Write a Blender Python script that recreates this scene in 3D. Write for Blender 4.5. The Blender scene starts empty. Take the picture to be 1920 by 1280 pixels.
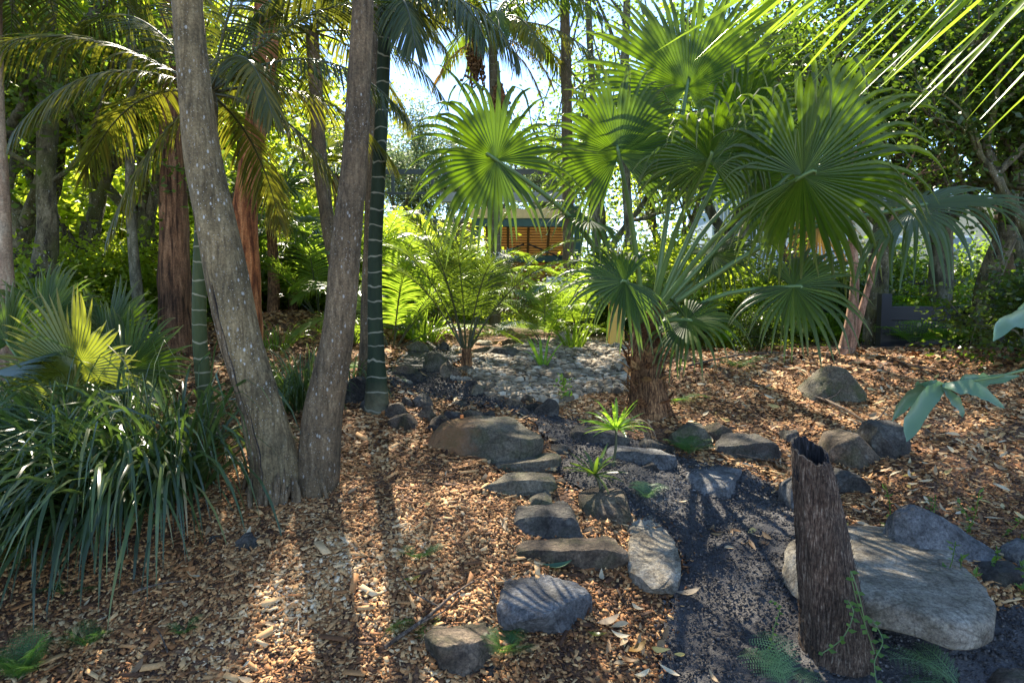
import bpy, math, random
import numpy as np
from mathutils import Vector, noise as mnoise
random.seed(7); RS = np.random.RandomState(7)
PI = math.pi
scene = bpy.context.scene
COL = scene.collection

# ------------------------------------------------------------ camera, sky, sun, exposure
F = 1250.0
PITCH = math.atan(80.0 / F)
CAMZ = 1.6
cam = bpy.data.cameras.new('camera'); cam_o = bpy.data.objects.new('camera', cam); COL.objects.link(cam_o)
cam.sensor_width = 36; cam.lens = 36 * F / 1920; cam.clip_end = 500; cam.clip_start = 0.05
cam_o.location = (0, 0, CAMZ); cam_o.rotation_euler = (PI / 2 - PITCH, 0, 0)
scene.camera = cam_o
SUN_EL, SUN_AZ = math.radians(47), math.radians(-13)      # azimuth from +Y, negative = to the left
w = bpy.data.worlds.new('World'); scene.world = w; w.use_nodes = True
nt = w.node_tree; bg = nt.nodes['Background']
sky = nt.nodes.new('ShaderNodeTexSky'); sky.sky_type = 'NISHITA'; sky.sun_disc = False
sky.sun_elevation = SUN_EL; sky.sun_rotation = SUN_AZ; sky.air_density = 0.75; sky.dust_density = 0.0; sky.ozone_density = 2.2; sky.altitude = 1500
nt.links.new(sky.outputs[0], bg.inputs[0]); bg.inputs[1].default_value = 0.15
sl = bpy.data.lights.new('sun', 'SUN'); sl.energy = 4.6; sl.angle = math.radians(0.5); sl.color = (1, 0.9, 0.72)
so = bpy.data.objects.new('sun', sl); COL.objects.link(so)
sd = Vector((math.sin(SUN_AZ) * math.cos(SUN_EL), math.cos(SUN_AZ) * math.cos(SUN_EL), math.sin(SUN_EL)))
so.rotation_euler = sd.to_track_quat('Z', 'Y').to_euler(); so.location = (0, 0, 30)
scene.view_settings.view_transform = 'Standard'; scene.view_settings.look = 'None'
scene.view_settings.gamma = 1; scene.view_settings.exposure = 2.05
try:
    scene.cycles.max_bounces = 8; scene.cycles.diffuse_bounces = 4; scene.cycles.transmission_bounces = 6
except Exception: pass

# ------------------------------------------------------------ picture <-> place
CP, SP = math.cos(PITCH), math.sin(PITCH)
def ray(px, py):
    x = (px - 960) / F; u = -(py - 640) / F
    return np.array([x, CP + u * SP, -SP + u * CP])
def at(px, py, Y):
    r = ray(px, py); return np.array([0, 0, CAMZ]) + r * (Y / r[1])
def sz(pix, Y): return pix / F * Y

# ------------------------------------------------------------ terrain
_cp = []
for px, py, Y in [(0,1280,2.85),(500,1280,2.8),(960,1280,2.8),(1350,1280,2.85),(1700,1280,2.85),(1920,1280,2.8),
    (0,1120,3.3),(400,1080,3.4),(750,1060,3.4),(1000,1110,3.3),(1350,1100,3.4),(1650,1150,3.15),(1900,1100,3.3),
    (150,930,4.1),(340,880,4.5),(530,925,4.2),(760,900,4.3),(960,930,4.15),(1130,960,4.0),(1400,920,4.5),(1350,1000,3.9),(1700,950,4.25),(1900,900,4.5),
    (400,842,5.0),(700,768,5.5),(850,800,5.4),(1050,800,5.4),(1215,768,5.9),(1480,860,5.1),(1600,840,5.1),(1620,750,6.2),(1850,730,6.3),
    (100,760,6.0),(300,700,6.8),(420,700,7.0),(750,700,7.0),(875,690,7.3),(1100,700,7.3),(1350,700,7.2),(1600,660,8.2),(1900,660,8.2),
    (100,660,9.5),(330,640,8.8),(520,590,10.0),(640,610,10.0),(860,640,9.5),(1100,635,10.0),(1400,662,9.5),(1750,640,10),
    (200,620,14),(520,590,15),(960,605,15),(1400,625,15),(1800,620,15)]:
    _cp.append(at(px, py, Y))
for p in [(-6,-4,-.1),(0,-4,-.1),(6,-4,0),(-6,1,-.1),(0,1,-.05),(6,1,0.1),(-7,5,.4),(8,5,.7),(-14,12,.9),(14,12,1.1),(-14,24,1.1),(0,24,1.15),(14,24,1.1),(14,0,.4),(-14,0,0)]:
    _cp.append(np.array(p, float))
_cp = np.array(_cp)
def _phi(r): return np.where(r > 1e-9, r * r * np.log(np.maximum(r, 1e-9)), 0)
_n = len(_cp); _A = np.zeros((_n + 3, _n + 3))
_d = np.linalg.norm(_cp[:, None, :2] - _cp[None, :, :2], axis=2)
_A[:_n, :_n] = _phi(_d) + np.eye(_n) * 0.12
_A[:_n, _n] = 1; _A[:_n, _n+1:] = _cp[:, :2]; _A[_n, :_n] = 1; _A[_n+1:, :_n] = _cp[:, :2].T
_w = np.linalg.solve(_A, np.concatenate([_cp[:, 2], [0, 0, 0]]))
def tz(x, y):
    x = np.asarray(x, float); y = np.asarray(y, float); sh = x.shape
    xf = np.clip(x.ravel(), -14, 14); yf = np.clip(y.ravel(), -4, 24); out = np.empty(len(xf))
    for i in range(0, len(xf), 20000):
        xa, ya = xf[i:i+20000], yf[i:i+20000]
        r = np.sqrt((xa[:, None] - _cp[None, :, 0])**2 + (ya[:, None] - _cp[None, :, 1])**2)
        out[i:i+20000] = _phi(r) @ _w[:_n] + _w[_n] + _w[_n+1] * xa + _w[_n+2] * ya
    b = .010*np.sin(xf*5.1+yf*2.3)+.010*np.sin(xf*3.3-yf*6.1+1)+.006*np.sin(xf*11.3+yf*9.1)+.005*np.sin(xf*-13.7+yf*12.9+2)
    return (out + b).reshape(sh)
_Ys = np.concatenate([np.linspace(1.5, 12, 900), np.linspace(12, 40, 300)])
def gnd(px, py):
    r = ray(px, py); P = np.array([0, 0, CAMZ])[None] + r[None] * (_Ys / r[1])[:, None]
    h = tz(P[:, 0], P[:, 1]); k = np.where(P[:, 2] < h)[0]
    i = k[0] if len(k) else len(_Ys) - 1
    p = P[i].copy(); p[2] = h[i]; return p
def gw(x, y): return np.array([x, y, float(tz(np.array([x]), np.array([y]))[0])])
def proj(P):
    P = np.asarray(P, float); d = P - np.array([0, 0, CAMZ])
    yc = d[..., 1]*CP - d[..., 2]*SP; zc = d[..., 1]*SP + d[..., 2]*CP
    yc = np.maximum(yc, .05)
    return 960 + F*d[..., 0]/yc, 640 - F*zc/yc
def inpoly(X, Y, poly):
    X = np.asarray(X); Y = np.asarray(Y); ins = np.zeros(X.shape, bool); n = len(poly)
    for i in range(n):
        x1, y1 = poly[i]; x2, y2 = poly[(i+1) % n]
        c = ((y1 > Y) != (y2 > Y)) & (X < (x2-x1)*(Y-y1)/((y2-y1) or 1e-9)+x1)
        ins ^= c
    return ins

# ------------------------------------------------------------ object helpers
def tag(o, label=None, cat=None, group=None, kind=None):
    if label: o['label'] = label
    if cat: o['category'] = cat
    if group: o['group'] = group
    if kind: o['kind'] = kind
    return o
def empty(name, loc, label, cat, group=None):
    o = bpy.data.objects.new(name, None); COL.objects.link(o); o.location = Vector([float(v) for v in loc]); o.empty_display_size = .1
    return tag(o, label, cat, group)
class MB:
    def __init__(s): s.v = []; s.f = []; s.r = []; s.l = []; s.n = 0; s.c = []
    def add(s, v, f, r=None, l=None):
        v = np.asarray(v, float).reshape(-1, 3); s.v.append(v); s.f.append(np.asarray(f, int) + s.n)
        s.r.append(np.full(len(v), random.random()) if r is None else np.broadcast_to(np.asarray(r, float), (len(v),)))
        s.l.append(np.zeros(len(v)) if l is None else np.broadcast_to(np.asarray(l, float), (len(v),)))
        s.n += len(v)
    def strips(s, C, S, Fv=None, r=None):
        C = np.asarray(C, float); M, K = C.shape[:2]
        Fv = np.zeros_like(C) if Fv is None else Fv
        V = np.stack([C - S, C + Fv, C + S], axis=2)       # M,K,3,3
        b = (np.arange(M) * K * 3)[:, None] + (np.arange(K - 1) * 3)[None]
        q1 = np.stack([b, b+1, b+4, b+3], -1).reshape(-1, 4); q2 = np.stack([b+1, b+2, b+5, b+4], -1).reshape(-1, 4)
        r = RS.rand(M) if r is None else r
        l = np.broadcast_to(np.linspace(0, 1, K)[None, :, None], (M, K, 3)).ravel()
        s.add(V.reshape(-1, 3), np.concatenate([q1, q2]), np.repeat(r, K * 3), l)
    def kites(s, C, D, S, r=None):
        """leaf blades: base C, length vector D, half width vector S"""
        M = len(C); N = np.cross(D, S); N /= np.linalg.norm(N, axis=1, keepdims=True) + 1e-9
        k = np.linalg.norm(S, axis=1, keepdims=True)*.35
        V = np.stack([C, C + D*.42 + S + N*k, C + D, C + D*.42 - S + N*k], 1).reshape(-1, 3)
        r = RS.rand(M) if r is None else r
        s.add(V, np.arange(M*4).reshape(M, 4), np.repeat(r, 4))
    def tube(s, P, R, n=12, rough=0, seed=0, cap=True, flute=0):
        P = np.asarray(P, float); R = np.asarray(R, float); K = len(P)
        T = np.gradient(P, axis=0); T /= np.linalg.norm(T, axis=1, keepdims=True) + 1e-9
        ref = np.array([0.13, 0.97, 0.2]) if abs(T[0][1]) < .9 else np.array([1., 0, 0])
        A = np.cross(T, ref); A /= np.linalg.norm(A, axis=1, keepdims=True) + 1e-9; B = np.cross(T, A)
        th = np.linspace(0, 2*PI, n, endpoint=False); L = np.concatenate([[0], np.cumsum(np.linalg.norm(np.diff(P, axis=0), axis=1))])
        rr = np.ones((K, n))
        if rough:
            rs = np.random.RandomState(seed)
            for q in range(6):
                m = rs.randint(1, 6); rr += rough*rs.uniform(.3, 1)*np.sin(m*th[None]+rs.uniform(0, 6)+L[:, None]*rs.uniform(-9, 9))/2
        if flute: rr += flute*np.sin(n/3*th[None])
        V = P[:, None] + (A[:, None]*np.cos(th)[None, :, None] + B[:, None]*np.sin(th)[None, :, None])*(R[:, None]*rr)[..., None]
        i = np.arange(K-1)[:, None]*n; j = np.arange(n)[None]; j2 = (j+1) % n
        f = np.stack([i+j, i+j2, i+n+j2, i+n+j], -1).reshape(-1, 4)
        s.add(V.reshape(-1, 3), f, random.random(), np.repeat(L, n))
        if cap:
            for e in (0, K-1):
                c = P[e]; ring = V[e]; m = len(ring)
                vv = np.concatenate([ring, [c]]); ff = np.array([[q, (q+1) % m, m, m] for q in range(m)])
                s.add(vv, ff[:, :4], .5, L[e])
    def box(s, c, d, rz=0, r=None, tilt=(0, 0)):
        c = np.array(c, float); h = np.array(d, float)/2
        v = np.array([[x, y, z] for z in (-1, 1) for y in (-1, 1) for x in (-1, 1)], float)*h
        ca, sa = math.cos(tilt[0]), math.sin(tilt[0]); v = v @ np.array([[1, 0, 0], [0, ca, sa], [0, -sa, ca]])
        ca, sa = math.cos(rz), math.sin(rz); v = v @ np.array([[ca, sa, 0], [-sa, ca, 0], [0, 0, 1]])
        s.add(v + c, [[0, 2, 3, 1], [4, 5, 7, 6], [0, 1, 5, 4], [2, 6, 7, 3], [0, 4, 6, 2], [1, 3, 7, 5]], r)
    def mesh(s, name, mat, origin=(0, 0, 0), smooth=True):
        V = np.concatenate(s.v) - np.asarray(origin, float)[None]; Fq = np.concatenate(s.f)
        m = bpy.data.meshes.new(name); tri = Fq[:, 2] == Fq[:, 3]
        cnt = np.where(tri, 3, 4); starts = np.concatenate([[0], np.cumsum(cnt)[:-1]])
        idx = Fq.ravel()[np.stack([np.ones(len(Fq), bool)]*3 + [~tri], 1).ravel()]
        m.vertices.add(len(V)); m.vertices.foreach_set('co', V.ravel().astype(np.float32))
        m.loops.add(len(idx)); m.loops.foreach_set('vertex_index', idx.astype(np.int32))
        m.polygons.add(len(Fq)); m.polygons.foreach_set('loop_start', starts.astype(np.int32))
        try: m.polygons.foreach_set('loop_total', cnt.astype(np.int32))
        except Exception: pass
        m.polygons.foreach_set('use_smooth', np.full(len(Fq), smooth))
        a = m.attributes.new('rnd', 'FLOAT', 'POINT'); a.data.foreach_set('value', np.concatenate(s.r).astype(np.float32))
        a = m.attributes.new('len', 'FLOAT', 'POINT'); a.data.foreach_set('value', np.concatenate(s.l).astype(np.float32))
        m.update(calc_edges=True)
        m.materials.append(mat); return m
    def obj(s, name, mat, parent=None, origin=None, smooth=True, kind=None):
        """linked as one mesh object; origin = world point of the object's own origin"""
        po = np.array(parent_world(parent)) if parent is not None else np.zeros(3)
        org = po if origin is None else np.asarray(origin, float)
        o = bpy.data.objects.new(name, s.mesh(name, mat, org, smooth)); COL.objects.link(o)
        o.location = Vector([float(v) for v in (org - po)]); o.parent = parent
        return o
def parent_world(o):
    v = Vector(o.location)
    while o.parent: o = o.parent; v = v + o.location
    return v
def copy_tree(o, parent=None):
    c = o.copy(); COL.objects.link(c); c.parent = parent
    for ch in list(o.children): copy_tree(ch, c)
    return c
def cr(P, n):
    """smooth curve through the rows of P"""
    P = np.asarray(P, float); K = len(P); t = np.linspace(0, K-1, n); i = np.minimum(t.astype(int), K-2); u = (t-i)[:, None]
    g = lambda k: P[np.clip(k, 0, K-1)]
    p0, p1, p2, p3 = g(i-1), g(i), g(i+1), g(i+2)
    return .5*((2*p1)+(-p0+p2)*u+(2*p0-5*p1+4*p2-p3)*u*u+(-p0+3*p1-3*p2+p3)*u**3)
def nrm(v): v = np.asarray(v, float); return v/(np.linalg.norm(v, axis=-1, keepdims=True)+1e-12)

# ------------------------------------------------------------ materials
def newmat(name):
    m = bpy.data.materials.new(name); m.use_nodes = True; t = m.node_tree; b = t.nodes['Principled BSDF']
    return m, t, b
def nd(t, typ, **k):
    n = t.nodes.new(typ)
    for a, v in k.items():
        if a in ('op',): n.operation = v
        elif a.startswith('i'): n.inputs[int(a[1:])].default_value = v
        else: setattr(n, a, v)
    return n
def ramp(t, fac, stops, interp='LINEAR'):
    r = t.nodes.new('ShaderNodeValToRGB'); e = r.color_ramp.elements; r.color_ramp.interpolation = interp
    while len(e) < len(stops): e.new(.5)
    for k, (p, c) in enumerate(stops): e[k].position = p; e[k].color = (*c, 1)
    t.links.new(fac, r.inputs[0]); return r.outputs[0]
def attr(t, n): a = t.nodes.new('ShaderNodeAttribute'); a.attribute_name = n; return a.outputs['Fac']
def coord(t, scale=(1, 1, 1), out='Object'):
    c = t.nodes.new('ShaderNodeTexCoord'); m = t.nodes.new('ShaderNodeMapping'); m.inputs['Scale'].default_value = scale
    t.links.new(c.outputs[out], m.inputs[0]); return m.outputs[0]
def noi(t, vec, scale, detail=4, rough=.6, dist=0):
    n = t.nodes.new('ShaderNodeTexNoise'); n.inputs['Scale'].default_value = scale; n.inputs['Detail'].default_value = detail
    n.inputs['Roughness'].default_value = rough; n.inputs['Distortion'].default_value = dist; t.links.new(vec, n.inputs['Vector']); return n.outputs[0]
def vor(t, vec, scale, feat='F1', out='Distance', rnd=1):
    n = t.nodes.new('ShaderNodeTexVoronoi'); n.feature = feat; n.inputs['Scale'].default_value = scale; n.inputs['Randomness'].default_value = rnd
    t.links.new(vec, n.inputs['Vector']); return n.outputs[out]
def mix(t, fac, a, b, mode='MIX'):
    n = t.nodes.new('ShaderNodeMix'); n.data_type = 'RGBA'; n.blend_type = mode
    if isinstance(fac, (int, float)): n.inputs[0].default_value = fac
    else: t.links.new(fac, n.inputs[0])
    for k, v in ((6, a), (7, b)):
        if isinstance(v, tuple): n.inputs[k].default_value = (*v, 1)
        else: t.links.new(v, n.inputs[k])
    return n.outputs[2]
def mth(t, op, a, b=0.):
    n = t.nodes.new('ShaderNodeMath'); n.operation = op
    for k, v in enumerate((a, b)):
        if isinstance(v, (int, float)): n.inputs[k].default_value = v
        else: t.links.new(v, n.inputs[k])
    return n.outputs[0]
def bump(t, b, h, dist=.02, strength=1):
    n = t.nodes.new('ShaderNodeBump'); n.inputs['Strength'].default_value = strength; n.inputs['Distance'].default_value = dist
    t.links.new(h, n.inputs['Height']); t.links.new(n.outputs[0], b.inputs['Normal'])
def leafmat(name, stops, trans=(.25, .45, .04), tf=.45, rough=.38, tip=None, spec=.5, coat=0):
    m, t, b = newmat(name); r = attr(t, 'rnd')
    c = ramp(t, r, stops)
    nz = noi(t, coord(t), 3.0, 2); c = mix(t, .35, c, mix(t, nz, (.3, .3, .3), (1.9, 1.8, 1.6)), 'MULTIPLY') if False else c
    if tip: c = mix(t, mth(t, 'MULTIPLY', mth(t, 'POWER', attr(t, 'len'), 5.0), .8), c, tip)
    t.links.new(c, b.inputs['Base Color']); b.inputs['Roughness'].default_value = rough; b.inputs['Specular IOR Level'].default_value = spec
    tr = t.nodes.new('ShaderNodeBsdfTranslucent')
    g = t.nodes.new('ShaderNodeMix'); g.data_type = 'RGBA'; g.inputs[6].default_value = (*trans, 1); t.links.new(c, g.inputs[7]); g.inputs[0].default_value = .25
    t.links.new(g.outputs[2], tr.inputs[0])
    ms = t.nodes.new('ShaderNodeMixShader'); ms.inputs[0].default_value = tf
    t.links.new(b.outputs[0], ms.inputs[1]); t.links.new(tr.outputs[0], ms.inputs[2])
    t.links.new(ms.outputs[0], t.nodes['Material Output'].inputs[0]); return m
M = {}
M['fan'] = leafmat('fan_leaf', [(0, (.012, .032, .004)), (.6, (.034, .07, .006)), (1, (.08, .12, .012))], (.19, .34, .004), .36, .42, tip=(.2, .17, .06), spec=.35)
M['fan_blue'] = leafmat('fan_leaf_glossy', [(0, (.028, .052, .014)), (1, (.06, .09, .025))], (.2, .34, .02), .36, .33)
M['fan_gold'] = leafmat('fan_leaf_golden', [(0, (.06, .085, .01)), (1, (.13, .14, .02))], (.34, .40, .03), .4, .33, tip=(.3, .22, .05))
M['feather'] = leafmat('feather_leaf', [(0, (.02, .045, .012)), (.7, (.05, .08, .018)), (1, (.10, .11, .02))], (.26, .38, .02), .4, .3)
M['feather_dark'] = leafmat('feather_leaf_dark', [(0, (.02, .038, .012)), (.8, (.05, .07, .02)), (1, (.10, .10, .025))], (.25, .27, .02), .3, .26)
M['feather_gold'] = leafmat('feather_leaf_olive', [(0, (.035, .05, .01)), (.6, (.09, .09, .015)), (1, (.2, .15, .02))], (.30, .31, .02), .38, .35)
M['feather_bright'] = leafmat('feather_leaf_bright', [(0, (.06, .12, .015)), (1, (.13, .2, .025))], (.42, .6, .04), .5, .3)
M['strap'] = leafmat('strap_leaf', [(0, (.016, .03, .010)), (.5, (.04, .07, .022)), (.85, (.08, .12, .035)), (.95, (.16, .17, .05)), (1, (.32, .25, .12))], (.2, .34, .04), .25, .3)
M['leaf'] = leafmat('tree_leaf', [(0, (.025, .05, .01)), (.6, (.06, .10, .015)), (1, (.11, .16, .02))], (.3, .46, .03), .5, .4)
M['leaf_dark'] = leafmat('tree_leaf_dark', [(0, (.018, .035, .01)), (.7, (.04, .07, .015)), (1, (.08, .11, .02))], (.2, .33, .02), .42, .32)
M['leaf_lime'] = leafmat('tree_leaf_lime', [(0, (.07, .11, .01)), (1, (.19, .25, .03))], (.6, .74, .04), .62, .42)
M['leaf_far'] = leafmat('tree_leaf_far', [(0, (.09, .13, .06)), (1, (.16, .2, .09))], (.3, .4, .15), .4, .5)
M['fern'] = leafmat('fern_leaf', [(0, (.04, .10, .02)), (1, (.08, .17, .035))], (.2, .42, .05), .4, .45)
M['fern_pale'] = leafmat('fern_leaf_pale', [(0, (.10, .2, .08)), (1, (.2, .32, .14))], (.3, .5, .15), .35, .45)
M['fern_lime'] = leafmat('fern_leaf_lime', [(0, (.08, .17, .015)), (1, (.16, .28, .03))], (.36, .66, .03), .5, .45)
M['ginger'] = leafmat('ginger_leaf', [(0, (.08, .15, .085)), (1, (.11, .19, .10))], (.2, .4, .1), .22, .35)
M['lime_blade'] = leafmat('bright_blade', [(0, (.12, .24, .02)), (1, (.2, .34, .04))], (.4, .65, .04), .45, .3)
M['dry'] = leafmat('dry_leaf', [(0, (.13, .09, .05)), (1, (.32, .25, .17))], (.3, .2, .08), .2, .7)
M['dead_frond'] = leafmat('dead_frond_leaf', [(0, (.2, .1, .02)), (1, (.42, .26, .04))], (.7, .4, .04), .4, .6)
M['vine'] = leafmat('vine_leaf', [(0, (.05, .12, .02)), (1, (.14, .24, .04))], (.4, .6, .05), .5, .4)

def litmat(name, stops, rough=.75):
    m, t, b = newmat(name); c = ramp(t, attr(t, 'rnd'), stops)
    n = noi(t, coord(t, (90, 90, 90)), 1, 3); c = mix(t, .6, c, mix(t, n, (.45, .42, .4), (1.5, 1.5, 1.5)), 'MULTIPLY')
    t.links.new(c, b.inputs['Base Color']); b.inputs['Roughness'].default_value = rough; b.inputs['Specular IOR Level'].default_value = .3
    return m
M['chips'] = litmat('bark_chip', [(0, (.03, .013, .006)), (.2, (.10, .043, .016)), (.38, (.25, .10, .03)), (.62, (.41, .20, .072)), (.84, (.52, .31, .13)), (.94, (.62, .42, .22)), (1, (.70, .55, .36))])
M['litter'] = litmat('fallen_leaf', [(0, (.08, .045, .022)), (.3, (.2, .115, .05)), (.6, (.34, .24, .13)), (.85, (.45, .38, .25)), (1, (.45, .3, .06))], .6)
M['pebble'] = litmat('pebble', [(0, (.05, .036, .02)), (.4, (.16, .12, .075)), (.8, (.32, .26, .18)), (1, (.5, .44, .34))], .7)
M['clod'] = litmat('soil_clod', [(0, (.024, .021, .02)), (.7, (.05, .046, .045)), (.93, (.09, .085, .082)), (1, (.22, .21, .2))], .85)

def mat_ground():
    m, t, b = newmat('mulched_soil'); v = coord(t)
    c1 = ramp(t, vor(t, v, 48, out='Color'), [(0, (.03, .014, .008)), (.35, (.10, .045, .02)), (.6, (.2, .09, .035)), (1, (.3, .17, .08))])
    # out beyond the beds the soil carries green litter
    g = ramp(t, noi(t, v, 30, 5), [(.3, (.015, .03, .006)), (.7, (.06, .10, .015))])
    s = nd(t, 'ShaderNodeSeparateXYZ'); t.links.new(v, s.inputs[0])
    k = mth(t, 'MULTIPLY', mth(t, 'SUBTRACT', s.outputs[1], 10.5), .5); k.node.use_clamp = True
    c = mix(t, k, c1, g); t.links.new(c, b.inputs['Base Color']); b.inputs['Roughness'].default_value = .9
    bump(t, b, vor(t, v, 48), .02); return m
M['ground'] = mat_ground()
def mat_path():
    m, t, b = newmat('dark_path_soil'); v = coord(t)
    a = noi(t, v, 1.6, 4, .6); f = noi(t, v, 130, 3, .7)
    c = ramp(t, a, [(.3, (.026, .023, .023)), (.52, (.052, .048, .048)), (.72, (.11, .104, .10))])
    c = mix(t, .7, c, ramp(t, f, [(.3, (.4, .4, .4)), (.6, (1.2, 1.2, 1.2)), (.8, (2.2, 2.2, 2.2))]), 'MULTIPLY')
    sp = ramp(t, vor(t, v, 75, out='Distance'), [(0, (1, 1, 1)), (.10, (0, 0, 0))])
    c = mix(t, mth(t, 'MULTIPLY', sp, .5), c, (.22, .2, .17))
    t.links.new(c, b.inputs['Base Color']); b.inputs['Roughness'].default_value = .8
    h = mth(t, 'ADD', f, mth(t, 'MULTIPLY', noi(t, v, 28, 5), 2)); bump(t, b, h, .012); return m
M['path'] = mat_path()
def mat_rock(name, stops, moss=0, stain=None, sc=1.):
    sx = stain is not None
    m, t, b = newmat(name); v = coord(t)
    oi = nd(t, 'ShaderNodeObjectInfo'); ad = nd(t, 'ShaderNodeVectorMath'); ad.operation = 'ADD'
    cmb = nd(t, 'ShaderNodeCombineXYZ'); t.links.new(mth(t, 'MULTIPLY', oi.outputs['Random'], 37.), cmb.inputs[0])
    t.links.new(v, ad.inputs[0]); t.links.new(cmb.outputs[0], ad.inputs[1]); v = ad.outputs[0]
    a = noi(t, v, 5*sc, 8, .65, .4); c = ramp(t, a, stops)
    f = noi(t, v, 60*sc, 6, .8); c = mix(t, .85, c, ramp(t, f, [(.34, (.25, .25, .25)), (.5, (1, 1, 1)), (.66, (1.8, 1.8, 1.7))]), 'MULTIPLY')
    pit = ramp(t, vor(t, v, 30*sc), [(.05, (.35, .33, .3)), (.16, (1, 1, 1))]); c = mix(t, .6, c, pit, 'MULTIPLY')
    crk = ramp(t, vor(t, v, 4.5*sc, 'DISTANCE_TO_EDGE'), [(.0, (.3, .28, .25)), (.025, (1, 1, 1))]); c = mix(t, .5, c, crk, 'MULTIPLY')
    if stain:
        sp_ = nd(t, 'ShaderNodeSeparateXYZ'); t.links.new(coord(t), sp_.inputs[0]); k = ramp(t, mth(t, 'ADD', mth(t, 'MULTIPLY', sp_.outputs[0], -2.2), mth(t, 'MULTIPLY', noi(t, v, 6, 5), .9)), [(.5, (0, 0, 0)), (.85, (1, 1, 1))]); c = mix(t, mth(t, 'MULTIPLY', k, .75), c, stain)
    if moss:
        k = ramp(t, noi(t, v, 7, 5), [(.48, (0, 0, 0)), (.66, (1, 1, 1))]); c = mix(t, mth(t, 'MULTIPLY', k, moss), c, (.06, .075, .018))
    lich = ramp(t, vor(t, v, 9*sc), [(.06, (1, 1, 1)), (.2, (0, 0, 0))]); lich = mth(t, 'MULTIPLY', lich, ramp(t, noi(t, v, 3, 2), [(.5, (0, 0, 0)), (.6, (1, 1, 1))]))
    c = mix(t, mth(t, 'MULTIPLY', lich, .35), c, (.36, .36, .31))
    t.links.new(c, b.inputs['Base Color']); b.inputs['Roughness'].default_value = .85; b.inputs['Specular IOR Level'].default_value = .3
    h = mth(t, 'ADD', mth(t, 'MULTIPLY', noi(t, v, 14*sc, 8, .7), 1.6), mth(t, 'MULTIPLY', f, .5)); bump(t, b, h, .045, 1); return m
M['rock_brown'] = mat_rock('brown_sandstone', [(.36, (.045, .032, .022)), (.5, (.13, .096, .066)), (.64, (.26, .195, .135))], .35)
M['rock_dark'] = mat_rock('dark_basalt', [(.35, (.028, .024, .021)), (.5, (.075, .066, .057)), (.65, (.15, .135, .115))], .15)
M['rock_grey'] = mat_rock('blue_grey_stone', [(.35, (.06, .058, .056)), (.5, (.15, .147, .145)), (.65, (.29, .28, .27))], 0)
M['rock_pale'] = mat_rock('pale_sandstone', [(.36, (.13, .105, .075)), (.5, (.28, .24, .18)), (.64, (.46, .41, .33))], .12)
M['rock_moss'] = mat_rock('mossy_sandstone', [(.25, (.06, .05, .035)), (.5, (.14, .12, .085)), (.75, (.24, .21, .15))], .75)
M['rock_orange'] = mat_rock('orange_stained_sandstone', [(.25, (.06, .05, .035)), (.5, (.14, .12, .085)), (.75, (.25, .21, .15))], .45, (.30, .14, .05))
def mat_bark(name, stops0, vs=(30, 30, 3), det=5, spots=0, bdist=.012, big=2.0, spotc=(.5, .5, .46), patch=None):
    stops = [(.5+(p_-.5)*.62, c_) for p_, c_ in stops0]; m, t, b = newmat(name); v = coord(t, vs); v1 = coord(t)
    c = ramp(t, noi(t, v, 1, det, .65, .5), stops)
    c = mix(t, .7, c, ramp(t, noi(t, v1, big, 6, .7), [(.38, (.45, .45, .42)), (.62, (1.6, 1.5, 1.35))]), 'MULTIPLY')
    c = mix(t, .6, c, ramp(t, noi(t, v1, 70, 4, .75), [(.36, (.4, .4, .4)), (.62, (1.5, 1.5, 1.5))]), 'MULTIPLY')
    if patch: c = mix(t, ramp(t, noi(t, v1, 1.3, 4), [(.48, (0, 0, 0)), (.6, (1, 1, 1))]), c, patch)
    if spots:
        sp = ramp(t, vor(t, coord(t, (1, 1, .55)), 26), [(.13, (1, 1, 1)), (.19, (0, 0, 0))])
        sp2 = ramp(t, vor(t, v1, 62), [(.14, (1, 1, 1)), (.2, (0, 0, 0))]); sp = mth(t, 'MAXIMUM', sp, mth(t, 'MULTIPLY', sp2, .8))
        sp = mth(t, 'MULTIPLY', sp, ramp(t, noi(t, v1, 3.5, 3), [(.38, (.0, .0, .0)), (.6, (1, 1, 1))]))
        c = mix(t, mth(t, 'MULTIPLY', sp, spots), c, spotc)
    t.links.new(c, b.inputs['Base Color']); b.inputs['Roughness'].default_value = .85; b.inputs['Specular IOR Level'].default_value = .25
    bump(t, b, noi(t, v, 1, det, .7, .5), bdist); return m
M['bark_grey'] = mat_bark('grey_spotted_bark', [(.2, (.07, .052, .028)), (.5, (.15, .115, .062)), (.78, (.22, .175, .1))], (34, 34, 5), spots=.85, bdist=.012)
M['bark_brown'] = mat_bark('spotted_brown_bark', [(.2, (.055, .04, .023)), (.5, (.105, .076, .045)), (.78, (.16, .12, .073))], (38, 38, 6), spots=.5, bdist=.01)
M['bark_red'] = mat_bark('red_stringy_bark', [(.3, (.09, .03, .012)), (.5, (.28, .10, .035)), (.72, (.42, .19, .08))], (22, 22, 2.4), bdist=.03)
M['bark_rough'] = mat_bark('furrowed_brown_bark', [(.3, (.035, .018, .01)), (.5, (.14, .07, .035)), (.72, (.26, .14, .075))], (20, 20, 2.2), bdist=.04)
M['bark_moss'] = mat_bark('mossy_lichen_bark', [(.3, (.03, .025, .015)), (.5, (.09, .08, .045)), (.72, (.16, .14, .09))], (14, 14, 6), spots=.6, bdist=.03, patch=(.10, .11, .03))
M['bark_cream'] = mat_bark('peeling_cream_bark', [(.3, (.14, .08, .05)), (.5, (.26, .18, .12)), (.72, (.4, .33, .24))], (6, 6, 1.4), bdist=.01)
M['bark_slim'] = mat_bark('smooth_olive_bark', [(.3, (.06, .055, .035)), (.5, (.12, .115, .075)), (.72, (.2, .19, .14))], (16, 16, 5), spots=.3, bdist=.006)
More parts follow.
